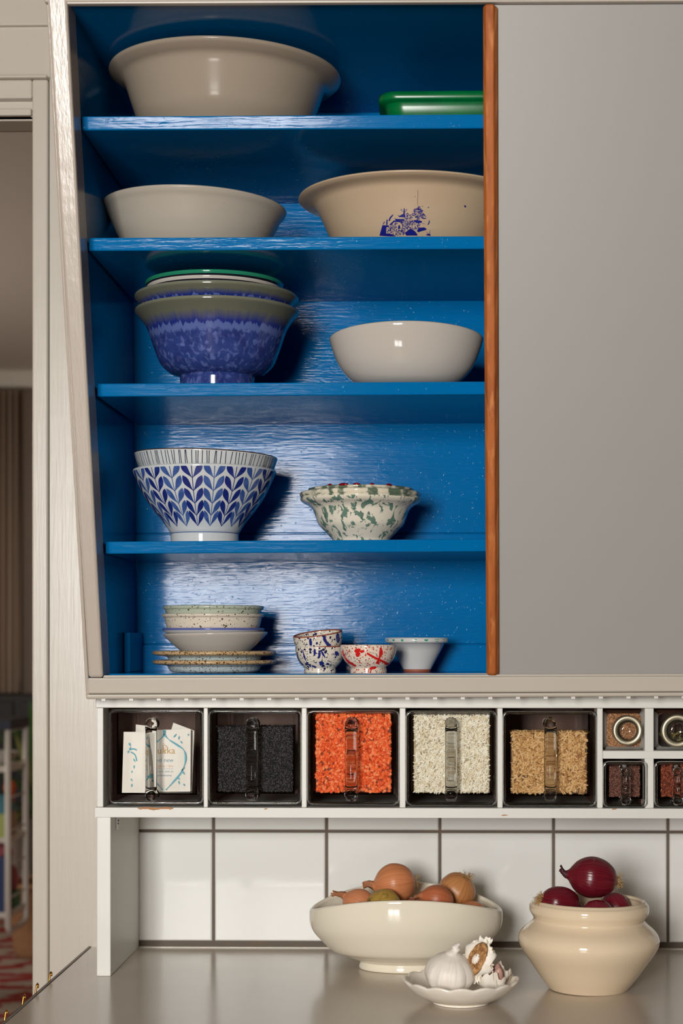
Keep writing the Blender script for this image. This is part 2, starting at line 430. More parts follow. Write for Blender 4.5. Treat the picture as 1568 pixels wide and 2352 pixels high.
def fill(poly, dy=1.5, dx=6.0):
    """cut a 2D polygon into small quads, row by row"""
    ys = [p[1] for p in poly]; y0, y1 = min(ys), max(ys); n = max(1, int(math.ceil((y1 - y0) / dy))); out = []
    def xs(y):
        r = []
        for i in range(len(poly)):
            a, b = poly[i], poly[(i + 1) % len(poly)]
            if (a[1] <= y < b[1]) or (b[1] <= y < a[1]): r.append(a[0] + (b[0] - a[0]) * (y - a[1]) / (b[1] - a[1]))
        return sorted(r)
    e = (y1 - y0) * 1e-4
    for i in range(n):
        ya = y0 + (y1 - y0) * i / n; yb = y0 + (y1 - y0) * (i + 1) / n
        A, B = xs(ya + e), xs(yb - e)
        if len(A) != len(B):
            A = B = xs((ya + yb) / 2)
        for j in range(0, len(A) - 1, 2):
            m = max(1, int(math.ceil(max(A[j + 1] - A[j], B[j + 1] - B[j]) / dx)))
            for q in range(m):
                f0, f1 = q / m, (q + 1) / m
                out.append([(A[j] + (A[j + 1] - A[j]) * f0, ya), (A[j] + (A[j + 1] - A[j]) * f1, ya),
                            (B[j] + (B[j + 1] - B[j]) * f1, yb), (B[j] + (B[j + 1] - B[j]) * f0, yb)])
    return out
def stroke(pts, w):
    """a polyline of varying width as quads; pts (x, y), w number or list"""
    out = []; n = len(pts); ws = w if isinstance(w, list) else [w] * n; E = []
    for i in range(n):
        a, b = pts[max(i - 1, 0)], pts[min(i + 1, n - 1)]; dx, dy = b[0] - a[0], b[1] - a[1]; l = math.hypot(dx, dy) or 1
        E.append(((pts[i][0] - dy / l * ws[i] / 2, pts[i][1] + dx / l * ws[i] / 2), (pts[i][0] + dy / l * ws[i] / 2, pts[i][1] - dx / l * ws[i] / 2)))
    for i in range(n - 1): out.append([E[i][0], E[i + 1][0], E[i + 1][1], E[i][1]])
    return out
def curve(pts, sub=5): return smooth(pts, sub)
def decal(mb, quads, fn, mi):
    for q in quads: mb.add([fn(*p) for p in q], [(0, 1, 2, 3)], mi, True)

# ================================================================== THE SETTING
WY = 2.341
OPR = at(79, 1000, 2.34).x; OPL = OPR - 0.86; OPT = at(40, 268, 2.34).z
RX0, RX1, CEIL = -2.6, 2.2, 2.72
w = MB().box((OPR, WY, 0), (RX1, WY + 0.07, CEIL)).box((RX0, WY, 0), (OPL, WY + 0.07, CEIL)).box((OPL, WY, OPT), (OPR, WY + 0.07, CEIL))
wall_back = struct('wall_back', w, M['cream'])
struct('floor', MB().box((RX0 - 0.1, REAR - 0.1, -0.05), (RX1 + 0.1, WY + 0.07, 0)), M['boards'])
struct('ceiling', MB().box((RX0, REAR, CEIL), (RX1, WY, CEIL + 0.05)), base_mat('tan_boarded_ceiling', (104, 84, 68), 0.8))
struct('wall_left', MB().box((RX0 - 0.1, REAR, 0), (RX0, WY, CEIL)), M['kitchen'])
struct('wall_right', MB().box((RX1, REAR, 0), (RX1 + 0.1, WY, CEIL)), M['kitchen'])
r0, r1 = REAR - 0.1, REAR
def holes_wall(hs):
    mb = MB(); xs = sorted({RX0, RX1} | {h[0] for h in hs} | {h[1] for h in hs})
    for a, b in zip(xs, xs[1:]):
        cut = sorted((h[2], h[3]) for h in hs if h[0] <= a + 1e-6 and h[1] >= b - 1e-6); z = 0
        for (c0, c1) in cut: mb.box((a, r0, z), (b, r1, c0)); z = c1
        mb.box((a, r0, z), (b, r1, CEIL))
    return mb
struct('wall_front', holes_wall([WIN, LOW]), M['kitchen'])
def frame(mb, x0, x1, z0, z1, y0, y1, t, vs=(), hs=()):
    mb.box((x0 - t, y0, z0 - t), (x0, y1, z1 + t)).box((x1, y0, z0 - t), (x1 + t, y1, z1 + t)).box((x0, y0, z1), (x1, y1, z1 + t)).box((x0, y0, z0 - t), (x1, y1, z0))
    for v in vs: mb.box((v - 0.02, y0, z0), (v + 0.02, y1, z1))
    for h in hs: mb.box((x0, y0, h - 0.015), (x1, y1, h + 0.015))
    return mb
xm = (WIN[0] + WIN[1]) / 2
struct('window_1', frame(MB(), *WIN, r1 - 0.03, r1 + 0.03, 0.05, (xm,), (WIN[2] + 0.54,)), M['white'], 0.004)
struct('window_2', frame(MB(), *LOW, r1 - 0.03, r1 + 0.03, 0.04, ((LOW[0] + LOW[1]) / 2,)), M['white'], 0.004)

# door casing and wall boards left of the cupboard
def wall_rect(mb, x0, y0, x1, y1, Ya, Yb):
    a = at(x0, y1, Ya); b = at(x1, y0, Ya); mb.box((a.x, Ya, a.z), (b.x, Yb, b.z)); return mb
zb = at(40, 182, 2.325).z
c = MB(); c.box((OPR, 2.326, 0), (at(110, 1500, 2.326).x, WY + 0.002, zb))
c.box((OPR - 0.9, 2.326, at(40, 226, 2.326).z), (OPR, WY + 0.002, zb))
c.box((OPR - 0.9, 2.318, zb), (at(108, 1500, 2.318).x, WY + 0.002, at(40, 170, 2.318).z))
struct('trim_1', c, M['cream'], 0.003)
c = MB(); c.box((OPL, 2.352, OPT - 0.002), (OPR, WY + 0.06, at(40, 226, 2.34).z + 0.004)); c.box((OPL, 2.334, OPT), (OPR - 0.003, WY + 0.06, at(40, 248, 2.334).z))
struct('trim_2', c, M['cream'], 0.002)
c = MB(); c.box((OPR - 0.9, 2.333, at(40, 58, 2.333).z), (at(175, 100, 2.333).x, WY + 0.002, CEIL - 0.002)); struct('trim_3', c, M['cream'], 0.002)
c = MB(); c.box((at(113, 1500, 2.334).x, 2.334, 0), (at(300, 1500, 2.334).x, WY + 0.002, at(40, 60, 2.334).z)); struct('trim_4', c, M['cream'], 0.001)

# tiles: one mesh on its grout bed
ZT = at(800, 2176, 2.336).z       # worktop height
gx = [at(p, 2000, 2.336).x for p in (230, 490.5, 750, 1010, 1271, 1533.5, 1796, 2058)]
gz = [ZT + 0.0065, at(800, 1909.5, 2.336).z, at(800, 1909.5, 2.336).z + 0.152]
bed = MB().box((gx[0], 2.3365, ZT - 0.03), (gx[-1], WY + 0.001, gz[-1]), 0)
rt = random.Random(3)
tl = MB(); G = 0.0017; B = 0.0022
for i in range(len(gx) - 1):
    for j in range(2):
        x0, x1, z0, z1 = gx[i] + G, gx[i + 1] - G, gz[j] + G, gz[j + 1] - G
        tx, tz = rt.uniform(-.006, .006), rt.uniform(-.005, .005)
        if j == 0 and i in (0, 1): tx, tz = -0.004, 0.004
        xc, zc_ = (x0 + x1) / 2, (z0 + z1) / 2
        def fy(x, z): return 2.3335 + tx * (x - xc) + tz * (z - zc_)
        o4 = [(x0, 2.3368, z0), (x1, 2.3368, z0), (x1, 2.3368, z1), (x0, 2.3368, z1)]
        m4 = [(x0 + B * .3, fy(x0, z0) + .0012, z0 + B * .3), (x1 - B * .3, fy(x1, z0) + .0012, z0 + B * .3), (x1 - B * .3, fy(x1, z1) + .0012, z1 - B * .3), (x0 + B * .3, fy(x0, z1) + .0012, z1 - B * .3)]
        i4 = [(x0 + B, fy(x0, z0), z0 + B), (x1 - B, fy(x1, z0), z0 + B), (x1 - B, fy(x1, z1), z1 - B), (x0 + B, fy(x0, z1), z1 - B)]
        tl.add(o4 + m4 + i4, [(0, 1, 5, 4), (1, 2, 6, 5), (2, 3, 7, 6), (3, 0, 4, 7), (4, 5, 9, 8), (5, 6, 10, 9), (6, 7, 11, 10), (7, 4, 8, 11), (8, 9, 10, 11)], 0)
tl_o = struct('tile_grout', bed, M['grout'], 0, wall_back)
struct('tiles', tl, M['tile'], 0, wall_back)

# ================================================================== WORKTOP
cx0 = at(16, 2352, 1.87).x - 0.001
ct = thing('worktop', (0.3, 2.0, ZT), 'taupe laminate worktop with a thin brown edge running under the tiled wall', 'worktop')
MB().box((cx0, 1.72, ZT - 0.035), (1.3, 2.3355, ZT)).build('top', M['counter'], ct, None, 0.0015)
MB().box((cx0 - 0.0035, 1.72, ZT - 0.035), (cx0, 2.3355, ZT + 0.0008)).build('edge_strip', M['edge'], ct, None, 0.0008)
MB().box((at(222, 2176, 2.336).x, 2.329, ZT), (1.3, 2.3364, ZT + 0.0012)).build('back_seal', M['cream'], ct)
for (px, py) in ((130, 2250), (98, 2276), (67, 2305), (25, 2337)):
    Yh = (ZC - ZT) * F / (2352 - .858 * (px - 16) - PY0) if True else 2
    p = Vector((cx0 - 0.004, Yh, ZT)); h = MB()
    h.tube([p + Vector((0, -.004, -.012)), p + Vector((-.001, -.002, -.002)), p + Vector((-.0005, .001, .006)), p + Vector((0, .0015, .0085)),
            p + Vector((.001, .0005, .0095)), p + Vector((.002, -.001, .0085)), p + Vector((.002, -.002, .005))], 0.0011, 8)
    h.build('hook', M['brass'], ct)['label'] = 'small brass hook on the worktop edge'

# ================================================================== THE SLANTED WALL CUPBOARD
nrm = Vector((0, 1, SL)).normalized()
cab = thing('wall_cupboard', (0, 2.32, at(600, 1605, 2.09).z), 'cream slant-fronted wall cupboard, blue inside, with a grey sliding door', 'cupboard')
CR = 0.47                          # right end, beyond the frame
CB = 2.322                         # face of the back panel
def slab(mb, poly_px, c, depth, mi=0):
    """poly_px: bl, br, tr, tl in pixels on the slanted plane c; extruded inwards"""
    fr = [atp(px, py, c) for (px, py) in poly_px]; mb.hexa(fr, [p + Vector((0, depth, 0)) for p in fr], mi); return mb
def xat(px, py, c): return atp(px, py, c).x
# side, back, bottom, ceiling of the carcass
zfl = atp(700, 1547, CS).z; ztop = atp(600, 7, CF + .012).z
sxl_t, sxl_b = atp(171, 8, CS).x, atp(252, 1547, CS).x
def yfr(z, c=CF): return c - SL * (z - ZC)
s = MB(); s.hexa([(sxl_b - .022, yfr(zfl - .03, CF + .02), zfl - .03), (sxl_b, yfr(zfl - .03, CF + .02), zfl - .03), (sxl_t, yfr(ztop + .03, CF + .02), ztop + .03), (sxl_t - .022, yfr(ztop + .03, CF + .02), ztop + .03)],
                 [(sxl_b - .022, 2.333, zfl - .03), (sxl_b, 2.333, zfl - .03), (sxl_t, 2.333, ztop + .03), (sxl_t - .022, 2.333, ztop + .03)])
s.build('side_panel', M['blue'], cab)
s = MB(); s.box((CR, 1.95, zfl - .03), (CR + .02, 2.333, ztop + .03)); s.build('side_panel', M['blue'], cab)
bp = MB()                          # tongued boards, one panel
zs = [zfl - .02, at(600, 1480, CB).z, .085 + ZC + .06, .30 + ZC, .46 + ZC, .60 + ZC, ztop + .03]
bp.box((sxl_t - .02, CB + .004, zfl - .02), (CR, 2.333, ztop + .03))
for a, b in zip(zs, zs[1:]): bp.box((sxl_t - .02, CB + (0.0 if a > zs[0] else -.005), a + .0006), (CR, CB + .004, b - .0006))
bp.build('back_panel', M['blue'], cab, None, 0.0012)
s = MB(); s.box((sxl_b, CB - .10, zfl), (sxl_b + .008, CB, atp(300, 1444, CS).z - .004)); s.build('cleat', M['blue'], cab, None, .001)
s = MB(); s.hexa([(sxl_b - .02, yfr(zfl - .02, CF + .03), zfl - .02), (CR, yfr(zfl - .02, CF + .03), zfl - .02), (CR, yfr(zfl, CF + .03), zfl), (sxl_b - .02, yfr(zfl, CF + .03), zfl)],
                 [(sxl_b - .02, CB, zfl - .02), (CR, CB, zfl - .02), (CR, CB, zfl), (sxl_b - .02, CB, zfl)]); s.build('bottom_board', M['blue'], cab)
s = MB(); s.box((sxl_t - .02, yfr(ztop, CF + .012), ztop), (CR, CB, ztop + .02)); s.build('top_board', M['blue'], cab)
# shelves: front edge follows the slant
SHZ = {}
for i, (xl, ytl, ytr, ybl, ybr) in enumerate(((188, 267, 262, 299, 295), (203, 546, 542, 576, 571), (223, 881, 876, 911, 906), (242, 1244, 1238, 1272, 1267))):
    a, b, c_, d = atp(xl, ybl, CS), atp(1118, ybr, CS), atp(1118, ytr, CS), atp(xl, ytl, CS)
    sl = (c_.z - d.z) / (c_.x - d.x); ex = CR - c_.x
    b = b + Vector((ex, 0, sl * ex)); c_ = c_ + Vector((ex, 0, sl * ex))
    zz = (d.z + atp(1118, ytr, CS).z) / 2; SHZ[i + 1] = (d.x, d.z, sl)
    front = [a, b, c_, d]; back = [Vector((p.x, CB, p.z)) for p in front]
    MB().hexa(front, back).build('shelf', M['blue'], cab, None, 0.0014)
def shelf_z(i, X):
    if i == 5: return zfl
    x, z, sl = SHZ[i]; return z + sl * (X - x)
# face frame
st = MB(); slab(st, [(203, 1556, ), (236, 1556), (152, -40), (106, -40)], CF, 0.045); st.build('stile', M['stile'], cab, None, .003)
st = MB(); slab(st, [(197, 1606), (206, 1606), (112, -40), (103, -40)], CF + .008, 0.03); st.build('stile_bead', M['stile'], cab, None, .002)
jb = MB(); a0, a1 = atp(234, 1550, CF + .002), atp(151, 4, CF + .002)
jb.hexa([a0, atp(236, 1550, CF + .002), atp(154, 4, CF + .002), a1], [atp(252.5, 1550, CS - .002) + Vector((-.004, 0, 0)), atp(252.5, 1550, CS - .002), atp(171.5, 6, CS - .002), atp(171.5, 6, CS - .002) + Vector((-.004, 0, 0))])
jb.build('jamb_lining', M['cream'], cab)
EX = 1950
tr = MB(); slab(tr, [(100, 5), (EX, -3), (EX, -90), (95, -90)], CF, .011); tr.build('top_rail', M['creamh'], cab, None, .003)
tr = MB(); slab(tr, [(150, 9), (EX, 1), (EX, -8), (150, 0)], CF + .002, .008); tr.build('upper_track', M['creamh'], cab, None, .001)
brl = MB(); slab(brl, [(201, 1594), (EX, 1588), (EX, 1552), (201, 1557)], CF, .05); brl.build('bottom_rail', M['creamh'], cab, None, .002)
brl = MB(); slab(brl, [(197, 1606), (EX, 1598), (EX, 1589), (197, 1595)], CF - .007, .042); brl.build('rail_bead', M['creamh'], cab, None, .0025)
brl = MB(); slab(brl, [(236, 1558), (EX, 1552), (EX, 1547), (238, 1551)], CF + .006, .012); slab(brl, [(238, 1556), (EX, 1550), (EX, 1544), (240, 1548.5)], CF + .034, .012)
brl.build('lower_track', M['creamh'], cab, None, .001)
for i in range(24):
    led = MB(); p = atp(238 + 63.4 * i, 1605.5 - 7 * i / 24., CF - .004)
    led.box((p.x - .0024, p.y - .001, p.z - .0006), (p.x + .0024, p.y + .003, p.z + .0006))
    for q in (-.0016, 0, .0016): led.box((p.x + q - .0006, p.y - .001, p.z - .0022), (p.x + q + .0006, p.y + .003, p.z - .0004))
    led.build('light_point', M['led'], cab)
# sliding door with its wooden pull strip
dr = MB(); slab(dr, [(1128, 1552), (EX, 1549), (EX, -6), (1124, -2)], CF + .012, .014)
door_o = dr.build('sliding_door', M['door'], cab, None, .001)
ps = MB()
prof = [(0, .016), (0, .004), (.18, -.001), (.72, -.001), (.86, .003), (1, .006), (1, .016)]
def strip_ring(y, xl, xr, inset=0.0):
    out = []
    for (f, d) in prof:
        f2 = 0.5 + (f - .5) * (1 - inset); p = atp(xl + (xr - xl) * f2, y, CF); out.append(p + Vector((0, d + inset * .01, 0)))
    return out
ps.loft([strip_ring(8, 1110, 1142, .2), strip_ring(12, 1109.5, 1142)] + [strip_ring(12 + (1546 - 12) * t / 10, 1109.5 + 8 * (t / 10) ** 1.3, 1142 + 3.5 * t / 10) for t in range(1, 11)] + [strip_ring(1551, 1118, 1145, .2)], 0, False)
ps.build('pull_strip', M['wood'], door_o, None, .001)['label'] = 'orange pine strip down the edge of the sliding door'

# ================================================================== RACK OF SCOOPS
RF = 2.128; RB = 2.334
def rx(px): return at(px, 1740, RF).x
def rz(py, px=800): return at(px, py, RF).z
zt1, zt0, zb1, zb0 = rz(1595), rz(1626), rz(1855), rz(1877)
rk = thing('scoop_rack', (rx(222), RF, zb0), 'grey-white wooden rack of square cells under the cupboard holding glass scoops', 'rack')
RXE = 0.47
MB().box((rx(220.5), RF - .004, zt0), (RXE, RB, zt1)).build('top_board', M['rackw'], rk, None, .0012)
bb = MB().box((rx(220.5), RF - .006, zb0), (RXE, RB, zb1))
wr = [(312, 1853.5), (335, 1851.8), (360, 1853), (385, 1851.8), (402, 1854), (392, 1857), (372, 1856), (352, 1859), (338, 1856), (322, 1857)]
def onboard(px, py): p = at(px, py, RF - .0063); return p
decal(bb, fill(wr), lambda x, y: onboard(x, y + 2.2), 1)
for (cx_, cy_, w_) in ((1158, 1872.5, 9), (1410, 1858.5, 7), (610, 1858, 5)):
    decal(bb, fill([(cx_ - w_, cy_), (cx_, cy_ - 1.6), (cx_ + w_, cy_ - .5), (cx_ + w_ * .5, cy_ + 1.4), (cx_ - w_ * .4, cy_ + 1.6)]), onboard, 1)
bb.build('bottom_board', [M['rackw'], M['worn']], rk, None, 0.0)
MB().box((rx(222), RF, zb1), (rx(237), RB, zt0)).build('end_board', M['rackw'], rk, None, .001)
divs = [(467.5, 477), (692.5, 704), (917.5, 931), (1142, 1154), (1371, 1384)]
for (a, b) in divs: MB().box((rx(a), RF, zb1), (rx(b), RB, zt0)).build('divider', M['rackw'], rk, None, .001)
for (a, b) in ((1480, 1501), (1600, 1614), (1720, 1734), (1838, 1852)):
    MB().box((rx(a), RF, zb1), (rx(b), RB, zt0)).build('divider', M['rackw'], rk, None, .001)
MB().box((rx(1384), RF - .0005, rz(1742)), (rx(1838), RB, rz(1723.5))).build('cross_shelf', M['rackw'], rk, None, .001)
MB().box((rx(237), RB - .012, zb1), (RXE, RB, zt0)).build('rack_back', M['dark'], rk)
# dark linings inside the cells: thin side boards
lin_ = MB()
for (a, b) in ((237, 467.5), (477, 692.5), (704, 917.5), (931, 1142), (1154, 1371)):
    lin_.box((rx(a), RF + .03, zb1), (rx(a) + .0008, RB, zt0)); lin_.box((rx(b) - .0008, RF + .03, zb1), (rx(b), RB, zt0))
    lin_.box((rx(a), RF + .03, zt0 - .0008), (rx(b), RB, zt0))
for (a, b) in ((1384, 1480), (1501, 1600), (1614, 1720)):
    lin_.box((rx(a), RF + .03, zb1), (rx(a) + .0008, RB, zt0)); lin_.box((rx(b) - .0008, RF + .03, zb1), (rx(b), RB, zt0))
    lin_.box((rx(a), RF + .012, zt0 - .0008), (rx(b), RB, zt0)); lin_.box((rx(a), RF + .012, rz(1742) - .0008), (rx(b), RB, rz(1742)))
lin_.build('cell_lining', M['dark'], rk)

def rrect(x0, x1, z0, z1, r, y, n=5):
    pts = []
    for (cx_, cz_, a0) in ((x1 - r, z0 + r, -90), (x1 - r, z1 - r, 0), (x0 + r, z1 - r, 90), (x0 + r, z0 + r, 180)):
        for k in range(n + 1):
            a = math.radians(a0 + 90 * k / n); pts.append(Vector((cx_ + r * math.cos(a), y, cz_ + r * math.sin(a))))
    return pts
def scoop(name, px0, px1, py0, py1, hx0, hx1, hy0, hy1, in_l, in_r, in_t, in_b, label):
    """pressed-glass scoop: front plate, tray behind it, bar handle; returns the tray's inner box"""
    Yf = RF - .003
    p0 = at(px0, py1, Yf); p1 = at(px1, py0, Yf); x0, x1, z0, z1 = p0.x, p1.x, p0.z, p1.z
    z0 = max(z0, zb1 + .0006) if py1 > 1800 else z0
    t = thing(name, ((x0 + x1) / 2, Yf + .05, z0), label, 'scoop', 'glass scoops in the rack')
    r = .006
    fr = MB()
    fr.loft([rrect(x0 + .0012, x1 - .0012, z0 + .0012, z1 - .0012, r, Yf + .006), rrect(x0, x1, z0, z1, r, Yf + .0045), rrect(x0, x1, z0, z1, r, Yf + .0015), rrect(x0 + .0006, x1 - .0006, z0 + .0006, z1 - .0006, r, Yf + .0004), rrect(x0 + .002, x1 - .002, z0 + .002, z1 - .002, r, Yf)], 0, True)
    fr.build('front_plate', M['pane'], t)
    rm_ = MB(); rings = []
    for k in range(13):
        a = 2 * PI * k / 12; q = .0022 * math.cos(a); yy_ = Yf + .003 + .0030 * math.sin(a)
        rings.append(rrect(x0 + .0023 - q, x1 - .0023 + q, z0 + .0023 - q, z1 - .0023 + q, .0055 + q, yy_))
    rm_.loft(rings, 0, True, False, False); rm_.build('rim', M['solid'], t)
    ix0, ix1 = at(in_l, 1700, Yf).x, at(in_r, 1700, Yf).x; iz0, iz1 = at(in_l, in_b, Yf).z, at(in_l, in_t, Yf).z
    D = .12; tw = .0022; ty = .08
    tr_ = MB()
    tr_.hexa([(ix0 - tw, Yf + .006, iz0 - tw), (ix0, Yf + .006, iz0 - tw), (ix0, Yf + .006, iz1), (ix0 - tw, Yf + .006, iz1)],
             [(ix0 - tw + .008, Yf + D, iz0 - tw), (ix0 + .008, Yf + D, iz0 - tw), (ix0 + .008, Yf + D, iz1), (ix0 - tw + .008, Yf + D, iz1)])
    tr_.hexa([(ix1, Yf + .006, iz0 - tw), (ix1 + tw, Yf + .006, iz0 - tw), (ix1 + tw, Yf + .006, iz1), (ix1, Yf + .006, iz1)],
             [(ix1 - .008, Yf + D, iz0 - tw), (ix1 + tw - .008, Yf + D, iz0 - tw), (ix1 + tw - .008, Yf + D, iz1), (ix1 - .008, Yf + D, iz1)])
    tr_.box((ix0, Yf + .006, iz0 - tw), (ix1, Yf + D, iz0)).box((ix0 - tw, Yf + .004, z0), (ix1 + tw, Yf + .03, z0 + .0025))
    tr_.build('tray', M['pane'], t)
    # bar handle: two stubs and a bar with a rounded top and foot
    hx0_, hx1_ = at(hx0, 1700, Yf - .02).x, at(hx1, 1700, Yf - .02).x; hz0, hz1 = at(hx0, hy1, Yf - .02).z, at(hx0, hy0, Yf - .02).z
    cxh = (hx0_ + hx1_) / 2; rw = (hx1_ - hx0_) / 2
    h = MB(); rings = []
    for (f, g, sc_) in ((0, 0, .55), (.02, 0, .8), (.05, 0, .95), (.12, 0, 1), (.13, 0, .93), (.5, 0, .93), (.85, 0, .93), (.86, 0, 1), (.94, 0, .95), (.98, 0, .75), (1, 0, .4)):
        z = hz0 + (hz1 - hz0) * f
        rings.append([Vector((cxh + rw * sc_ * math.cos(2 * PI * k / 16), Yf - .015 + .0075 * (rw / .0085) * sc_ * math.sin(2 * PI * k / 16), z)) for k in range(16)])
    h.loft(rings, 0, True)
    for zz in (hz0 + (hz1 - hz0) * .07, hz1 - (hz1 - hz0) * .07):
        h.loft([[Vector((cxh + rw * q * math.cos(2 * PI * k / 16), y_, zz + rw * q * math.sin(2 * PI * k / 16))) for k in range(16)] for (y_, q) in ((Yf - .012, .6), (Yf - .006, .62), (Yf - .001, .8), (Yf + .0005, 1.0))], 0, True)
    h.build('handle', M['bar'], t)
    return t, (ix0, ix1, Yf + .0072, iz0, iz1, D)

def grain(kind, rnd):
    """low-poly seed about its own centre, long axis x"""
    if kind == 'lentil': rx_, ry_, rz_ = .0025, .0025, .0011
    elif kind == 'rice': rx_, ry_, rz_ = .0036, .00095, .00085
    elif kind == 'oat': rx_, ry_, rz_ = .0040, .0013, .0011
    elif kind == 'seed': rx_, ry_, rz_ = .0014, .0013, .0012
    elif kind == 'spice': rx_, ry_, rz_ = .0012, .0006, .0006
    else: rx_, ry_, rz_ = .0019, .0011, .0004
    q = rnd.uniform(.85, 1.12); rx_ *= q; ry_ *= q; rz_ *= q
    vs = []; 
    for a in (-.62, 0, .62):
        rr = math.sqrt(1 - a * a)
        for k in range(6): vs.append(Vector((rx_ * a if kind != 'lentil' else rx_ * rr * math.cos(k * PI / 3), ry_ * rr * math.cos(k * PI / 3) if kind != 'lentil' else ry_ * rr * math.sin(k * PI / 3), rz_ * rr * math.sin(k * PI / 3) if kind != 'lentil' else rz_ * a)))
    e = Vector((rx_, 0, 0)) if kind != 'lentil' else Vector((0, 0, rz_)); vs += [-e, e]
    return vs
GF = [(j * 6 + i, j * 6 + (i + 1) % 6, (j + 1) * 6 + (i + 1) % 6, (j + 1) * 6 + i) for j in (0, 1) for i in range(6)] + [(18, (i + 1) % 6, i) for i in range(6)] + [(12 + i, 12 + (i + 1) % 6, 19) for i in range(6)]
def grains(name, box, kind, count, ztop_f, mats, weights, label, cat, fill_mat, seed=1, inset=.0006):
    x0, x1, y, z0, z1, D = box; rnd = random.Random(seed); mb = MB()
    zt = z0 + (z1 - z0) * ztop_f
    lay = {'lentil': .0022, 'rice': .0016, 'oat': .002, 'seed': .0013, 'spice': .001, 'flake': .0012}[kind]
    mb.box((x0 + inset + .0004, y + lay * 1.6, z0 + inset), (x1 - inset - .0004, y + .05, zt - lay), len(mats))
    big = {'lentil': .0025, 'rice': .0034, 'oat': .0038, 'seed': .001, 'spice': .0012, 'flake': .0018}[kind]
    V = []; 
    for i in range(count):
        top = rnd.random() < .12
        if not top:
            p = Vector((rnd.uniform(x0 + big * .7, x1 - big * .7), y + lay * rnd.uniform(.35, 1.7), rnd.uniform(z0 + big * .5, zt)))
            ax = Vector((0, 1, 0)) if kind == 'lentil' else Vector((0, 0, 1))
            if kind == 'lentil':
                rot = Quaternion((1, 0, 0), PI / 2 + rnd.gauss(0, .45)) @ Quaternion((0, 1, 0), rnd.gauss(0, .4))
            else:
                rot = Quaternion((0, 1, 0), rnd.uniform(0, PI) if kind != 'rice' else rnd.gauss(-.9, .8)) @ Quaternion((0, 0, 1), rnd.gauss(0, .25)) @ Quaternion((1, 0, 0), rnd.uniform(0, PI))
        else:
            p = Vector((rnd.uniform(x0 + big * .7, x1 - big * .7), y + rnd.uniform(.001, .045), zt + lay * rnd.uniform(-.8, .3) + .002 * math.sin(40 * 0)))
            rot = Quaternion((0, 0, 1), rnd.uniform(0, PI)) @ Quaternion((1, 0, 0), rnd.gauss(0, .4))
        mi = rnd.choices(range(len(mats)), weights)[0]
        mb.add([p + rot @ v for v in grain(kind, rnd)], GF, mi, True)
    loc = ((x0 + x1) / 2, y + .03, z0)
    o = mb.build(name, list(mats) + [fill_mat], None, loc)
    return tag(o, label, cat, None, 'stuff')
def G_(name, c, rough=.55): return base_mat(name, c, rough, .35)

LH = (1650, 1841)
_, b1 = scoop('glass_scoop', 248.5, 466.5, 1629, 1848.5, 331, 360, *LH, 270, 447, 1632, 1822, 'glass scoop at the left end of the rack with paper tea sachets inside')
_, b2 = scoop('glass_scoop', 477.5, 692, 1630, 1849, 562, 593, *LH, 498, 672, 1634, 1820, 'glass scoop filled with small black lentils')
_, b3 = scoop('glass_scoop', 704, 917, 1630.5, 1850.5, 790, 822, *LH, 722, 899, 1636, 1822, 'glass scoop filled with orange split lentils')
_, b4 = scoop('glass_scoop', 931, 1141.5, 1632, 1852, 1021, 1051, *LH, 948, 1126, 1636, 1823, 'glass scoop filled with long white rice')
_, b5 = scoop('glass_scoop', 1153.5, 1371, 1633, 1853, 1249, 1280, *LH, 1172, 1351, 1638, 1825, 'glass scoop three quarters full of tan oat groats')
blk = [G_('black_seed', (36, 35, 38), .3), G_('grey_black_seed', (64, 62, 64), .3)]
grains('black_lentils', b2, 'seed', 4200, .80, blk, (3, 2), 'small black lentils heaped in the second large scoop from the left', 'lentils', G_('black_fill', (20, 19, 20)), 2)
lt = [G_('orange_lentil', (240, 112, 56)), G_('pale_orange_lentil', (246, 144, 92)), G_('deep_orange_lentil', (222, 88, 40))]
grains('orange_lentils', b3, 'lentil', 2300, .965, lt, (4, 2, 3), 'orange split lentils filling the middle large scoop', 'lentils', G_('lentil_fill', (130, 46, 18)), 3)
rc = [G_('rice_white', (236, 228, 206)), G_('rice_pale', (244, 240, 226)), G_('rice_tan', (222, 208, 178))]
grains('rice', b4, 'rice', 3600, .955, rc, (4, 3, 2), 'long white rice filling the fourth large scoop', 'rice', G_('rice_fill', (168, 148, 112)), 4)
ot = [G_('oat_tan', (206, 164, 108)), G_('oat_pale', (222, 186, 134)), G_('oat_brown', (174, 128, 78))]
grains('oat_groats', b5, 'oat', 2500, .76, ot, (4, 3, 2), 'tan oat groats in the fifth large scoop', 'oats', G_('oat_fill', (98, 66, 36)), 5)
_, s1 = scoop('glass_scoop', 1383.5, 1487.5, 1748, 1855.5, 1426, 1450, 1764, 1848, 1399, 1472, 1751, 1832, 'small glass scoop under the sand-coloured spice jar, filled with purplish brown seeds')
_, s2 = scoop('glass_scoop', 1502, 1606, 1748, 1855.5, 1546, 1570, 1764, 1848, 1518, 1591, 1751, 1832, 'small glass scoop at the right edge filled with rust-red flakes')
sp = [G_('spice_brown', (112, 70, 56)), G_('spice_mauve', (140, 96, 82)), G_('spice_dark', (82, 48, 38))]
grains('brown_seeds', s1, 'spice', 2200, .86, sp, (3, 2, 2), 'fine purplish brown seeds in the small lower scoop', 'spice', G_('spice_fill', (60, 34, 26)), 6)
fl = [G_('flake_rust', (132, 60, 36)), G_('flake_red', (160, 84, 54)), G_('flake_dark', (84, 34, 22))]
grains('red_flakes', s2, 'flake', 1500, .9, fl, (3, 2, 2), 'rust-red flakes in the small scoop at the right edge', 'spice', G_('flake_fill', (66, 26, 16)), 7)

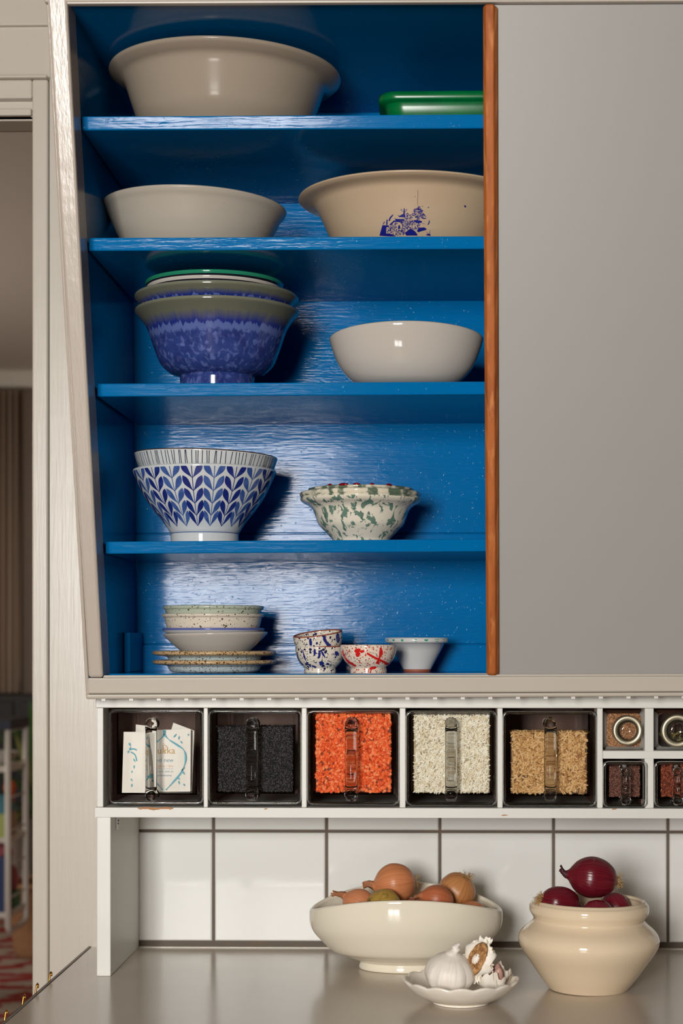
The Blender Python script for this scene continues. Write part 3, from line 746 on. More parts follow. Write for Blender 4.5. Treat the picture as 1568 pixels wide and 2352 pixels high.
# small spice jars lying with their round lids to the front
def spice_jar(cx_, cy_, rad, x0p, x1p, y0p, y1p, label):
    Yl = RF - .004
    c_ = at(cx_, cy_, Yl); R = rad * Yl / F
    a, b = at(x0p, y1p, RF + .012), at(x1p, y0p, RF + .012)
    t = thing('spice_jar', (c_.x, RF + .04, rz(1723.5) + .0002), label, 'jar', 'spice jars lying in the rack')
    a.z = rz(1723.5) + .0004
    j = MB(); r = .006
    j.loft([rrect(a.x + .004, b.x - .004, a.z + .004, b.z - .004, r, RF + .010), rrect(a.x, b.x, a.z, b.z, r, RF + .016), rrect(a.x, b.x, a.z, b.z, r, RF + .09)], 0, True, False, True)
    j.build('jar_body', M['pane'], t)
    def ringprof(ps, mat, nm):
        mb = MB(); mb.lathe([(r_ * R, z_) for (r_, z_) in ps], 48)
        mb.v = [Vector((c_.x + v.x, Yl - v.z, c_.z + v.y)) for v in mb.v]
        # the turn to face the room flips the winding
        mb.f = [f[::-1] for f in mb.f]
        return mb.build(nm, mat, t)
    ringprof([(.66, -.012), (1, -.012), (1.0, -.001), (.97, .001), (.9, .0016), (.74, .0012), (.68, .0004), (.66, -.002), (.66, -.012)], M['pewter'], 'lid_ring')
    ringprof([(0, -.0005), (.3, -.0006), (.66, -.0015), (.66, -.003), (0, -.003)], M['pane'], 'lid_glass')
    return t, (a.x + .002, b.x - .002, RF + .0165, a.z + .002, b.z - .004, .07)
_, j1 = spice_jar(1441, 1678, 34.5, 1385, 1479, 1631, 1722, 'square spice jar with round metal lid holding sand-brown seasoning')
_, j2 = spice_jar(1556, 1679, 38, 1503, 1598, 1631, 1722, 'square spice jar with round metal lid holding green dried leaves, at the right edge')
sd = [G_('sand_brown', (176, 128, 88)), G_('sand_pale', (196, 152, 112)), G_('sand_dark', (136, 92, 60))]
grains('ground_spice', j1, 'spice', 2600, .97, sd, (3, 2, 2), 'sand-brown ground seasoning filling the left spice jar', 'spice', G_('sand_fill', (120, 82, 54)), 8)
lf = MB(); rl = random.Random(12); x0, x1, y_, z0, z1, D = j2
for i in range(26):
    p = Vector((rl.uniform(x0 + .006, x1 - .006), y_ + rl.uniform(.004, .03), rl.uniform(z0 + .004, z0 + .020)))
    q = Quaternion((rl.random(), rl.random(), rl.random()), rl.uniform(0, 6)); l_ = rl.uniform(.007, .012); w_ = l_ * .42
    vs = []
    for k in range(7):
        u = k / 6; ww = w_ * math.sin(PI * min(.97, u + .03)) ; cz = .0015 * math.sin(PI * u)
        vs += [q @ Vector((l_ * (u - .5), -ww / 2, cz)), q @ Vector((l_ * (u - .5), 0, cz - .0008)), q @ Vector((l_ * (u - .5), ww / 2, cz))]
    vs = [p + v for v in vs]
    for v in vs: v.x = min(max(v.x, x0), x1); v.z = min(max(v.z, z0), z1); v.y = max(v.y, y_)
    lf.add(vs, [(k * 3 + c0, k * 3 + c0 + 1, k * 3 + c0 + 4, k * 3 + c0 + 3) for k in range(6) for c0 in (0, 1)], rl.randrange(2), True)
tag(lf.build('dried_leaves', [base_mat('dried_green_leaf', (104, 108, 56), .6), base_mat('dried_yellow_leaf', (156, 138, 82), .6)], None, ((x0 + x1) / 2, y_ + .02, z0)),
    'green and straw-coloured dried leaves in the right spice jar', 'herbs', None, 'stuff')

# tea sachets in the first scoop
PAPER = base_mat('white_sachet_paper', (232, 226, 216), .5); bump(PAPER, noise(PAPER, coords(PAPER, (700, 10, 10)), 1, 1), .25, .0005)
TEAL = base_mat('teal_print', (78, 160, 178), .5); GOLD = base_mat('ochre_print', (190, 148, 74), .5); SLATE = base_mat('slate_print', (110, 150, 164), .5); PEACH = base_mat('peach_print', (212, 160, 126), .5)
def sachet(corners, Y, label):
    """corners bl, br, tr, tl in pixels; a thin sealed paper pouch"""
    P = [at(px, py, Y) for (px, py) in corners]; n = 10
    def s_(u, v, d): 
        p = (P[0] * (1 - u) + P[1] * u) * (1 - v) + (P[3] * (1 - u) + P[2] * u) * v
        e = min(u, 1 - u, v * 1.3, (1 - v) * 1.3) ; h = max(0.0, e - .08); h = min(h / .25, 1)
        return p + Vector((0, d * (.0003 + .0022 * math.sin(h * PI / 2)), 0))
    mb = MB(); fr, bk = [], []
    for d in (-1, 1):
        vs = [s_(i / n, j / n, d) for j in range(n + 1) for i in range(n + 1)]
        fs = [(j * (n + 1) + i, j * (n + 1) + i + 1, (j + 1) * (n + 1) + i + 1, (j + 1) * (n + 1) + i) for j in range(n) for i in range(n)]
        if d == 1: fs = [f[::-1] for f in fs]
        mb.add(vs, fs, 0, True)
    c_ = (P[0] + P[1]) / 2
    c_.z = min(P[0].z, P[1].z)
    t = thing('tea_sachet', c_, label, 'tea sachet', 'tea sachets in the first scoop')
    mb.build('pouch', PAPER, t)
    def onp(px, py):
        d = ray(px, py); Yq = Y - .0029; q = CAM + d * (Yq / d.y); return q
    return t, onp
Yb = b1[2]
t4, _ = sachet([(352, 1818), (441, 1817), (446, 1678), (398, 1660)], Yb + .022, 'plain back of a tea sachet furthest behind in the first scoop')
t1, f1 = sachet([(280, 1821), (345, 1821), (348, 1681), (284, 1681)], Yb + .0035, 'tea sachet at the far left of the first scoop, half its teal print showing')
t2, _ = sachet([(308, 1819), (352, 1819), (345, 1668), (312, 1664)], Yb + .0165, 'narrow blank tea sachet leaning behind the left sachet')
t3, f3 = sachet([(333, 1819), (437, 1818), (438, 1675), (331, 1677)], Yb + .0100, 'tea sachet facing front with gold word and teal leaf wreath')
def prt(t, quads, f, m, nm):
    mb = MB(); decal(mb, quads, f, 0); return mb.build(nm, m, t)
wr_ = []
for sgn in (1, -1):
    def mx(p): return (377 + (p[0] - 377) * (sgn if sgn > 0 else -.95), p[1])
    wr_ += stroke(curve([mx(p) for p in ((375, 1677), (378, 1688), (388, 1699), (405, 1710), (421, 1722), (426, 1737), (424, 1755), (414, 1777), (396, 1798), (378, 1817))]), [3, 3.6, 4, 4.2, 4.6, 4.6, 4, 3, 2.2, 1.6, 1.2] * 5)[:44]
    for (x, y, a, l_) in ((398, 1694, -50, 11), (410, 1699, -80, 9), (418, 1708, -120, 8), (424, 1762, 130, 12), (418, 1770, 60, 11), (406, 1786, 30, 9), (410, 1793, 80, 9), (421, 1800, 60, 6), (432, 1690, -90, 5)):
        a = math.radians(a); wr_ += stroke([mx((x + l_ * u * math.cos(a), y + l_ * u * math.sin(a))) for u in (0, .25, .5, .75, 1)], [.5, 2.8, 3.6, 2.2, .3])
prt(t3, wr_, f3, TEAL, 'leaf_print')
sw = stroke(curve([(377, 1731), (380, 1724), (376, 1720), (374, 1715), (378, 1711), (382, 1714), (379, 1718)]), 1.1) + stroke(curve([(377, 1724), (383, 1721), (385, 1716), (381, 1713)]), .8) + stroke(curve([(375, 1716), (373, 1710), (377, 1707)]), .8)
prt(t3, sw, f3, GOLD, 'scroll_print')
wl = stroke(curve([(296, 1706), (300, 1716), (296, 1724), (293, 1730)]), [1, 3, 6, 3, 1] * 5) + stroke(curve([(298, 1722), (306, 1720), (314, 1723)]), 3.2) + stroke(curve([(300, 1727), (310, 1734), (314, 1748)]), 3)
for (x, y, a, l_) in ((306, 1742, 60, 10), (308, 1757, 90, 9), (304, 1770, 110, 6), (300, 1788, 60, 8), (303, 1800, 100, 8)):
    a = math.radians(a); wl += stroke([(x + l_ * u * math.cos(a), y + l_ * u * math.sin(a)) for u in (0, .25, .5, .75, 1)], [.5, 2.8, 3.6, 2.2, .3])
prt(t1, wl, lambda x, y: at(x, y, Yb + .0035 - .0029), TEAL, 'leaf_print')
def text(t, s_, px, py, size_px, mat, f, nm='lettering', bold=0.0):
    cu = bpy.data.curves.new('t', 'FONT'); cu.body = s_; cu.size = 1; cu.align_x = 'CENTER'; cu.offset = bold
    ob = bpy.data.objects.new('t', cu); COL.objects.link(ob)
    me = bpy.data.meshes.new_from_object(ob.evaluated_get(bpy.context.evaluated_depsgraph_get()))
    vs = [v.co.copy() for v in me.vertices]; fs = [list(p.vertices) for p in me.polygons]
    bpy.data.objects.remove(ob); bpy.data.curves.remove(cu); bpy.data.meshes.remove(me)
    mb = MB(); mb.add([f(px + v.x * size_px, py - v.y * size_px) for v in vs], fs, 0)
    o = mb.build(nm, mat, t); o['label'] = 'printed words "%s"' % s_
text(t3, 'pukka', 376, 1731, 22, GOLD, f3)
text(t3, 'feel new', 376, 1750, 13, SLATE, f3)
text(t3, 'organic / bio', 376, 1762, 8.5, PEACH, f3)
text(t3, 'fenouil, anis et', 376, 1774, 7.5, SLATE, f3)
text(t3, 'cardamome', 376, 1783, 7.5, SLATE, f3)
prt(t3, stroke([(355, 1766), (398, 1766)], .6), f3, SLATE, 'printed_rule')

# support board under the rack
sp_ = thing('support_board', (rx(238), 2.23, ZT), 'upright white board standing on the worktop holding up the left end of the rack', 'support')
MB().box((rx(222), RF, ZT), (rx(254), 2.333, zb0)).build('board', M['white'], sp_, None, .001)
p = at(275, 1884, 2.18)
pl = MB().box((rx(254), 2.165, zb0 - .020), (rx(254) + .0015, 2.177, zb0)); pl.tube([(rx(254) + .001, 2.171, zb0 - .011), (rx(254) + .003, 2.171, zb0 - .011)], .003, 12)
pl.build('bracket', M['steel'], sp_)['label'] = 'small steel screw plate'

# ================================================================== DISHES, TOP SHELF
def zs_(i, cx_, Yc): return shelf_z(i, at(cx_, 1000, Yc).x)
T = lambda deg: math.radians(deg)
Yc = 2.135; b = zs_(1, 514, Yc)
d = Dish(514, Yc, [(140, None), (146, None), (146, None), (172, 320), (196, 290), (207, 264), (219, 230), (228, 205), (236, 194), (250, 187), (262, 180), (266, 175)], b, .006)
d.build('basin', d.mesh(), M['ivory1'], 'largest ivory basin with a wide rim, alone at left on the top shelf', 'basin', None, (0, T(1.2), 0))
# green tray
def rring(x0, x1, y0, y1, r, z, n=6): return [Vector((q.x, q.z, z)) for q in rrect(x0, x1, y0, y1, r, 0, n)]
gz0 = zs_(1, 1000, 2.06); gzr = at(1000, 207, 2.0).z
gx0, gx1 = at(869, 210, 2.03).x, at(869, 210, 2.03).x + .235; gy0, gy1 = 2.0, 2.17
g = MB(); rings = []
for (ins, z) in ((.016, gz0), (.012, gz0 + .002), (.0095, gz0 + .005), (.0085, gz0 + (gzr - gz0) * .5), (.007, gzr - .0115), (.0065, gzr - .0108), (.0012, gzr - .0100), (.0004, gzr - .0085), (0, gzr - .005), (.0008, gzr - .0008), (.003, gzr), (.006, gzr - .001), (.0085, gzr - .006), (.011, gz0 + .012), (.018, gz0 + .005)):
    rings.append(rring(gx0 + ins, gx1 - ins, gy0 + ins, gy1 - ins, .022, z))
g.loft(rings, 0, True)
tag(g.build('tray', M['green'], None, ((gx0 + gx1) / 2, (gy0 + gy1) / 2, gz0)), 'dark green glazed rectangular dish beside the largest basin, half behind the sliding door', 'dish')

# ---- second shelf
Yc = 2.155; b = zs_(2, 443, Yc)
d = Dish(443.5, Yc, [(120, None), (128, None), (128, None), (152, 580), (174, 546), (188, 518), (199, 497), (207, 487), (211, 480)], b, .005)
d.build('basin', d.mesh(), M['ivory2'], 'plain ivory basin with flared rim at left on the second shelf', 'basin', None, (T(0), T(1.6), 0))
Yc = 2.16; b = zs_(2, 950, Yc)
d = Dish(951, Yc, [(150, None), (156, None), (156, None), (178, 580), (196, 546), (210, 515), (222, 492), (229, 481), (240, 475), (258, 471), (267, 466)], b, .005)
mb = d.mesh()
S = d.surf
def sc_(pts, ox=840, oy=440, k=5.6): return [(ox + x / k, oy + y / k) for (x, y) in pts]
W = []
W += fill(sc_([(184, 560), (222, 430), (305, 432), (308, 455), (272, 462), (272, 540), (330, 548), (400, 585), (300, 578)]), 1.2)
W += fill(sc_([(225, 425), (245, 385), (256, 390), (238, 418)]), 1.2) + fill(sc_([(270, 430), (276, 360), (290, 365), (288, 430)]), 1.2)
W += fill(sc_([(300, 380), (318, 335), (358, 300), (364, 310), (330, 352), (316, 385)]), 1.2)
W += fill(sc_([(310, 430), (372, 378), (500, 398), (490, 412), (380, 396), (330, 438)]), 1.2)
W += fill(sc_([(376, 345), (395, 362), (505, 362), (505, 392), (396, 386)]), 1.2) + fill(sc_([(418, 305), (440, 325), (485, 300), (515, 304), (520, 345), (440, 344)]), 1.2)
W += fill(sc_([(492, 300), (496, 240), (503, 220), (510, 240), (514, 300)]), 1.2)
W += stroke(curve(sc_([(500, 280), (478, 262), (460, 250), (466, 240), (480, 248)])), .9) + stroke(curve(sc_([(504, 280), (526, 262), (538, 250), (532, 240), (520, 248)])), .9)
tree_ = [(595, 300), (632, 275), (620, 235), (660, 232), (690, 204), (712, 208), (735, 240), (752, 290), (790, 345), (770, 374), (730, 352), (690, 372), (684, 385), (664, 385), (662, 355), (620, 330)]
W += fill(sc_([(614, 385), (660, 376), (730, 390), (732, 410), (690, 420), (640, 408)]), 1.2)
W += fill(sc_([(665, 520), (690, 475), (760, 470), (792, 488), (780, 505), (720, 520), (690, 536)]), 1.2)
W += fill(sc_([(512, 545), (560, 502), (600, 496), (640, 520), (672, 560), (672, 578), (530, 578)]), 1.2)
W += fill(sc_([(800, 440), (818, 400), (826, 365), (832, 400), (818, 430)]), 1.2) + fill(sc_([(782, 575), (790, 556), (836, 548), (842, 576)]), 1.2) + stroke(sc_([(790, 530), (806, 548), (830, 540), (834, 505)]), .9)
W += stroke(sc_([(735, 420), (768, 426)]), .8) + fill(sc_([(800, 212), (814, 206), (824, 214), (812, 220)]), 1.0) + fill(sc_([(1270, 150), (1278, 138), (1298, 144), (1296, 160), (1280, 166)]), 1.0)
# stippled masonry and foliage: many small dabs
rw = random.Random(5)
def inside(p, poly):
    c_ = False
    for i in range(len(poly)):
        a, q = poly[i], poly[(i + 1) % len(poly)]
        if (a[1] > p[1]) != (q[1] > p[1]) and p[0] < (q[0] - a[0]) * (p[1] - a[1]) / (q[1] - a[1]) + a[0]: c_ = not c_
    return c_
area1 = [(318, 455), (372, 405), (500, 405), (505, 345), (540, 290), (610, 330), (610, 380), (715, 430), (690, 480), (640, 500), (520, 500), (505, 570), (380, 570), (280, 540), (276, 470)]
door_ = [(405, 490), (412, 425), (440, 408), (468, 430), (476, 490)]
cnt = 0
while cnt < 430:
    p = (rw.uniform(276, 715), rw.uniform(290, 575))
    if inside(p, area1) and not inside(p, door_):
        s_ = rw.uniform(4.5, 8); W += [sc_([(p[0] - s_, p[1]), (p[0], p[1] - s_), (p[0] + s_, p[1]), (p[0], p[1] + s_)])]; cnt += 1
W += fill(sc_([(424, 490), (426, 450), (440, 438), (452, 452), (454, 490)]), 1.2)
cnt = 0
while cnt < 150:
    p = (rw.uniform(595, 790), rw.uniform(204, 385))
    if inside(p, tree_):
        q_ = rw.uniform(-.6, .9); l_ = rw.uniform(9, 15); dx_, dy_ = l_ * math.cos(q_), l_ * math.sin(q_)
        W += [sc_([(p[0] - dx_, p[1] - dy_), (p[0] + dy_ * .4, p[1] - dx_ * .4), (p[0] + dx_, p[1] + dy_), (p[0] - dy_ * .4, p[1] + dx_ * .4)])]; cnt += 1
W += stroke(sc_([(672, 385), (676, 320), (688, 240)]), [1.6, 1.1, .6])
W += fill([(737, 512), (741, 517), (755, 545), (748, 545)], 1.5)
decal(mb, W, S, 1)
decal(mb, stroke(curve([(960.5, 440), (961, 452), (960, 463), (961, 476)]), .9), S, 2)
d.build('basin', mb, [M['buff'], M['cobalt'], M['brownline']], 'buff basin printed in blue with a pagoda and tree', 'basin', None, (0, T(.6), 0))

# ---- third shelf
Yc = 2.155; b = zs_(3, 499, Yc)
LB = [(80, None), (84, None), (84, None), (86, 866), (86, 866), (92, 864), (108, 858), (128, 840), (138, 820), (150, 786), (160, 758), (170, 741), (180, 729), (187, 721), (188, 717)]
d = Dish(499, Yc, LB, b, .005)
BB = blue_bowl_mat(d.zr)
d.build('mixing_bowl', d.mesh(), BB, 'lower of two nested mottled blue bowls with olive rims on the third shelf', 'bowl', 'nested blue mixing bowls')
up = 33 * Yc / F
d2 = Dish(499, Yc, LB, b, .005); d2.loc = d.loc + Vector((-.0006, 0, up))
d2.build('mixing_bowl', d2.mesh(), blue_bowl_mat(d.zr, .5), 'upper blue bowl with olive rim, sitting inside the larger-looking blue bowl', 'bowl', 'nested blue mixing bowls')
# patterned and green-rimmed bowls inside
def inner_bowl(cx_, hw, yrim, depth, mats, fnm, label, rot=None):
    zr = ZC + (PY0 - yrim) * Yc / F; bz = zr - depth
    y = lambda f: yrim + (1 - f) * depth / (Yc / F)
    dd = Dish(cx_, Yc, [(hw * .42, None), (hw * .44, None), (hw * .44, None), (hw * .72, y(.3)), (hw * .87, y(.6)), (hw * .955, y(.85)), (hw, y(1))], bz, .0035)
    return dd, dd.build('bowl', dd.mesh(fnm), mats, label, 'bowl', None, rot)
dB = .052
d3, o3 = inner_bowl(492, 155, 664, .050, [M['porc'], M['black_pat'], M['greenrim']], lambda r, z, i: (0 if z > .0478 else 1), 'white bowl with black and blue band wedged between blue and green-rimmed bowls')
d4, o4 = inner_bowl(493, 159, 653, .050, [M['porc'], M['black_pat'], M['greenrim']], lambda r, z, i: (2 if z > .0466 else 1), 'green-rimmed dark bowl topmost on the blue bowl stack')
# white oval bowl
Yc = 2.135; b = zs_(3, 933, Yc)
def oval(ba, wv, zr, p=2.0):
    def f(v):
        h = max(0, min(1, v.z / zr)); r = math.hypot(v.x, v.y); c_ = abs(v.y) / r if r > 1e-6 else 0
        return Vector((v.x, v.y * ba, v.z + wv * h * h * (c_ ** p)))
    return f
zr = ZC + (PY0 - 782) * Yc / F - b
d = Dish(933, Yc, [(70, None), (76, None), (77, None), (76, 893), (76, 893), (100, 888), (122, 878), (142, 860), (158, 836), (170, 806), (177, 782)], b, .004, fn=oval(.8, .0085, zr, 1.2))
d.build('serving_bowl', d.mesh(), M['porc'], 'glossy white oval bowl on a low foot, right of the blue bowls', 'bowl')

# ---- fourth shelf
Yc = 2.19; b = zs_(4, 470, Yc)
d = Dish(470, Yc, [(76, None), (78, None), (78, None), (78, 1226), (78, 1226), (81, 1222), (86, 1213), (100, 1193), (118, 1171), (139, 1140), (155, 1106), (163, 1088), (164, 1083)], b, .0035)
mb = d.mesh()
# leaf columns
z0l = d.loc.z; zlo = ZC + (PY0 - 1208) * (Yc - .05) / F - b; zhi = d.zr - .0015
NC = 20
for c_ in range(NC):
    ph0 = (c_ - .15) * 2 * PI / NC; mi = 1 if c_ % 2 == 0 else 2
    Q = []
    def pt(u, v): return d.polar(ph0 + u, v)
    stem = [(0, zlo + (zhi - zlo) * q / 14) for q in range(15)]
    decal(mb, stroke([(x, y) for (x, y) in stem], .012), lambda u, v: pt(u, v) if True else None, mi)
    nl = 5; lv = (zhi - zlo) / nl
    for i in range(nl + 1):
        zb_ = zlo + lv * i * (0.94 + .02 * i) - (lv * .1 if i else 0)
        for sg in (-1, 1):
            Rm = d.R(min(zhi, zb_ + lv * .6)); Sp = 2 * PI * Rm / NC
            ex, ez = sg * Sp * .45, lv * 1.3; ln = math.hypot(ex, ez); nx, nz = -ez / ln * sg, ex / ln * sg; wmax = min(.0072, Sp * .30)
            E = []
            for q in range(13):
                s_ = q / 12; bow = math.sin(PI * s_) * .10 * ln
                cx_, cz_ = ex * s_ - nx * bow * .45, zb_ + ez * s_ - nz * bow * .45
                w_ = wmax * (max(0.0, math.sin(PI * s_ ** 1.6)) ** .9) + .0003
                E.append(((cx_ + nx * w_ / 2, cz_ + nz * w_ / 2), (cx_ - nx * w_ / 2, cz_ - nz * w_ / 2)))
            for q in range(12):
                f4 = [E[q][0], E[q][1], E[q + 1][1], E[q + 1][0]]
                if min(v for (u, v) in f4) >= zhi: continue
                f4 = [(u, min(v, zhi)) for (u, v) in f4]
                mb.add([d.polar(ph0 + u / Rm, v, .0003) for (u, v) in f4], [(0, 1, 2, 3)], mi, True)
# foot line
decal(mb, stroke([(2 * PI * q / 60, d.outer[0][1] + (ZC + (PY0 - 1226.5) * Yc / F - b)) for q in range(61)], .0009), lambda u, v: d.polar(u, v), 2)
d.build('bowl', mb, [M['pale'], M['leafdark'], M['leaflight']], 'white footed bowl painted with blue leaf sprays on the fourth shelf', 'bowl')
zr2 = ZC + (PY0 - 1049) * Yc / F; b2_ = zr2 - .060
yy = lambda f: 1049 + (1 - f) * .060 / (Yc / F)
d2 = Dish(470, Yc, [(66, None), (70, None), (70, None), (105, yy(.2)), (132, yy(.42)), (149, yy(.65)), (158, yy(.83)), (164, yy(1))], b2_, .003)
mb = d2.mesh(lambda r, z, i: 2 if z > .0593 else 0); rs = random.Random(9); a = 0
while a < 2 * PI:
    a += rs.choice((.026, .05, .07, .075, .06)); tl_ = rs.uniform(-.012, .012)
    decal(mb, stroke([(0, 0), (0, 1)], 1) and [[(a + tl_, .059), (a + .011 + tl_, .059), (a + .011, .046), (a, .046)], [(a, .046), (a + .011, .046), (a + .011, .034), (a, .034)]], lambda u, v: d2.polar(u, v), 1)
d2.build('bowl', mb, [M['pale'], M['line'], M['rimbrown']], 'bowl with thin dark vertical stripes nested in the blue leaf bowl', 'bowl', None, (0, T(1.7), 0))
# green spatter bowls
Yc = 2.2; b = zs_(4, 829, Yc)
SPB = [(58, None), (63, None), (63, None), (65, 1241), (65, 1241), (86, 1219), (97, 1207), (102, 1196), (107, 1182), (112, 1171), (121, 1163), (132, 1157), (138, 1151), (139, 1146)]
def wavy(n, amp, zr):
    def f(v):
        h = max(0, min(1, (v.z / zr - .55) / .45)); r = math.hypot(v.x, v.y)
        if r < 1e-6: return v
        a_ = math.atan2(v.x, -v.y); q = 1 + amp * h * math.cos(n * a_); return Vector((v.x * q, v.y * q, v.z))
    return f
d = Dish(829, Yc, SPB, b, .004); d.fn = wavy(16, .006, d.zr)
d.build('bowl', d.mesh(lambda r, z, i: 1 if z > d.zr - .001 else 0), [M['spat'], M['spatrim']], 'lower green-spattered cream bowl standing on the fourth shelf', 'bowl', 'green spattered bowls')
d2 = Dish(829, Yc, SPB, b, .004); d2.fn = wavy(16, .006, d2.zr); d2.loc = d.loc + Vector((-.0008, 0, 10.5 * Yc / F))
d2.build('bowl', d2.mesh(lambda r, z, i: 1 if z > d2.zr - .004 else 0), [M['spat'], M['spatrim']], 'upper green-spattered bowl nested inside the lower one', 'bowl', 'green spattered bowls')
d3 = Dish(829, Yc, [(60, None), (64, None), (64, None), (90, 1190), (104, 1160), (114, 1138), (122, 1127)], b + .012, .004)
mb = d3.mesh()
for (px, w_) in ((793, 13), (824, 9), (899, 9), (860, 6), (760, 7)):
    for q in range(1):
        ph = math.asin(max(-1, min(1, (px - 829) / 124))); zz = d3.zr
        mb.lathe([(0, -.0014), (w_ * .8 * Yc / F, -.001), (w_ * Yc / F, 0), (w_ * .8 * Yc / F, .0016), (0, .0026)], 16, 1, (lambda ph_: (lambda v: Matrix.Rotation(ph_, 3, 'Z') @ Vector((v.x, v.y * .35, v.z)) + Vector((math.sin(ph_) * (d3.outer[-1][0] - .002), -math.cos(ph_) * (d3.outer[-1][0] - .002), zz + .0015))))(ph))
d3.build('bowl', mb, [M['spatrim'], M['redglaze']], 'innermost bowl with dark red dabs on its rim, inside the green-spattered bowls', 'bowl')

# ---- bottom of the cupboard
Yc = 2.205; k5 = Yc / F
def z5(y): return ZC + (PY0 - y) * k5
def plate(name, pts, bz, mats, fnm, label, cat, group=None, cx_=491, t=.0035, foot=.002, rot=None):
    dd = Dish(cx_, Yc, pts, bz, t, 96, foot); return dd, dd.build(name, dd.mesh((lambda r, z, i: fnm(dd, r, z)) if fnm else None), mats, label, cat, group, rot)
rimf = lambda dd, r, z: 1 if z > dd.zr - .0045 and r > dd.outer[-1][0] * .8 else 0
PP = lambda dy: [(92, None), (97, None), (97, None), (103, 1540 + dy), (108, 1531.5 + dy), (113, 1529.5 + dy), (128, 1527.5 + dy), (138, 1525.5 + dy), (142, 1522 + dy), (141.5, 1519.5 + dy)]
plate('plate', PP(0), zfl + .0002, [M['plate'], M['platerim']], rimf, 'speckled plate with toasted rim, lowest of the stack on the cupboard floor', 'plate', 'speckled plates with toasted rims', 493)
plate('plate', PP(-21), z5(1546.5 - 21), [M['plate'], M['platerim']], rimf, 'speckled plate with toasted rim, second from the bottom under the white bowl', 'plate', 'speckled plates with toasted rims', 492.5)
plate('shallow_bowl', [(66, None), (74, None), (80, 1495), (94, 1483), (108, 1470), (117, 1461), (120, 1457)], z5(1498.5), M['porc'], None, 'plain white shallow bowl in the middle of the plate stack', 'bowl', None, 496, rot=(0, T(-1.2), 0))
plate('plate', [(66, None), (76, None), (92, 1461), (106, 1456), (115, 1450), (117.5, 1446.5)], z5(1466), [M['lilac'], M['bluerim']], lambda dd, r, z: 1 if z > dd.zr - .0015 else 0, 'cool white plate with smudged blue rim beneath the oatmeal bowl', 'plate', None, 490)
plate('bowl', [(92, None), (98, None), (103, 1450), (107, 1440), (110, 1428), (112, 1420), (116, 1417.5), (117.5, 1414)], z5(1452), M['oat'], None, 'oatmeal speckled bowl second from the top of the plate stack', 'bowl', None, 489.5)
plate('bowl', [(92, None), (98, None), (105, 1422), (108, 1412), (111, 1402), (115, 1399), (116, 1395.5)], z5(1430), M['celadon'], None, 'grey-green speckled bowl at the top of the plate stack', 'bowl', None, 490)

# small splattered bowls
def little(cx_, Yc_, pts, bz, mats, label, splashes, group, rot=None, t=.003, extra=None, fnm=None):
    dd = Dish(cx_, Yc_, pts, bz, t, 72, .003); mb = dd.mesh((lambda r, z, i: fnm(dd, r, z)) if fnm else None)
    for (pts_, w_) in splashes:
        decal(mb, stroke(curve(pts_, 4), w_) if not isinstance(w_, str) else fill(pts_, 1.2, 3), dd.surf, 1)
    if extra: extra(dd, mb)
    return dd, dd.build('small_bowl', mb, mats, label, 'bowl', group, rot)
def taper(n, w0): return [w0 * (.35 + .65 * math.sin(PI * (i + .5) / n)) for i in range(n)]
Yb_ = 2.2; zb5 = zfl
SB = lambda dy, c_: [(33, None), (36, None), (37, None), (36, 1535 + dy), (36, 1535 + dy), (41, 1530 + dy), (48, 1522 + dy), (54, 1509 + dy), (56.5, 1497 + dy), (57, 1487 + dy)]
def bl(pts, n=1): return (pts, 'fill')
def blob(cx_, cy_, a, b_, rot=0, seed=0):
    r_ = random.Random(seed * 31 + int(cx_)); out = []
    for i in range(14):
        q = 2 * PI * i / 14; f = 1 + r_.uniform(-.18, .18); x, y = a * f * math.cos(q), b_ * f * math.sin(q)
        out.append((cx_ + x * math.cos(rot) - y * math.sin(rot), cy_ + x * math.sin(rot) + y * math.cos(rot)))
    return (out, 'fill')
little(735, Yb_, SB(0, 0), zb5, [M['blot'], M['inkblue'], M['terra']], 'lower blue-splattered small bowl standing on the cupboard floor',
       [blob(726, 1499, 3.2, 8, 0, 1), blob(737, 1505, 2.6, 9, .2, 2), blob(745, 1503, 2.5, 9, -.5, 3), blob(741, 1524, 6, 5, 0, 4), blob(755, 1526, 4, 3, 0, 5),
        ([(698, 1493), (701, 1508), (707, 1522), (716, 1532)], [1, 1.6, 2.2, 3, 4, 4, 3] * 4), ([(683, 1500), (687, 1516), (698, 1529)], 2.6), blob(775, 1502, 4, 6, 0, 6), blob(724, 1532, 6, 2.2, .3, 7)], 'blue splattered bowls', fnm=lambda dd, r, z: 2 if z > dd.zr - .0002 else 0)
du = Dish(735, Yb_, SB(-28, 0), zb5 + .0215, .003, 72, .003)
mb = du.mesh(lambda r, z, i: 2 if z > du.zr - .0002 else 0)
for s_ in (blob(720, 1470, 3.5, 9, .1, 1), blob(754, 1470, 3.5, 11, -.3, 2), blob(759, 1482, 4, 5, 0, 3), blob(747, 1486, 6, 3, 0, 4), blob(782, 1470, 4, 12, .1, 5), ([(752, 1458), (757, 1474), (765, 1484)], 4.0)):
    decal(mb, stroke(curve(s_[0], 4), s_[1]) if not isinstance(s_[1], str) else fill(s_[0], 1.2, 3), du.surf, 1)
o = du.build('small_bowl', mb, [M['blot'], M['inkblue'], M['terra']], 'upper blue-splattered small bowl tilted inside the lower one', 'bowl', 'blue splattered bowls', (T(7), T(-6.5), 0))
o.location.z += .0015
RB_ = [(38, None), (41, None), (42, None), (41, 1534), (41, 1534), (46, 1529), (54, 1520), (60, 1509), (64, 1496), (65, 1484)]
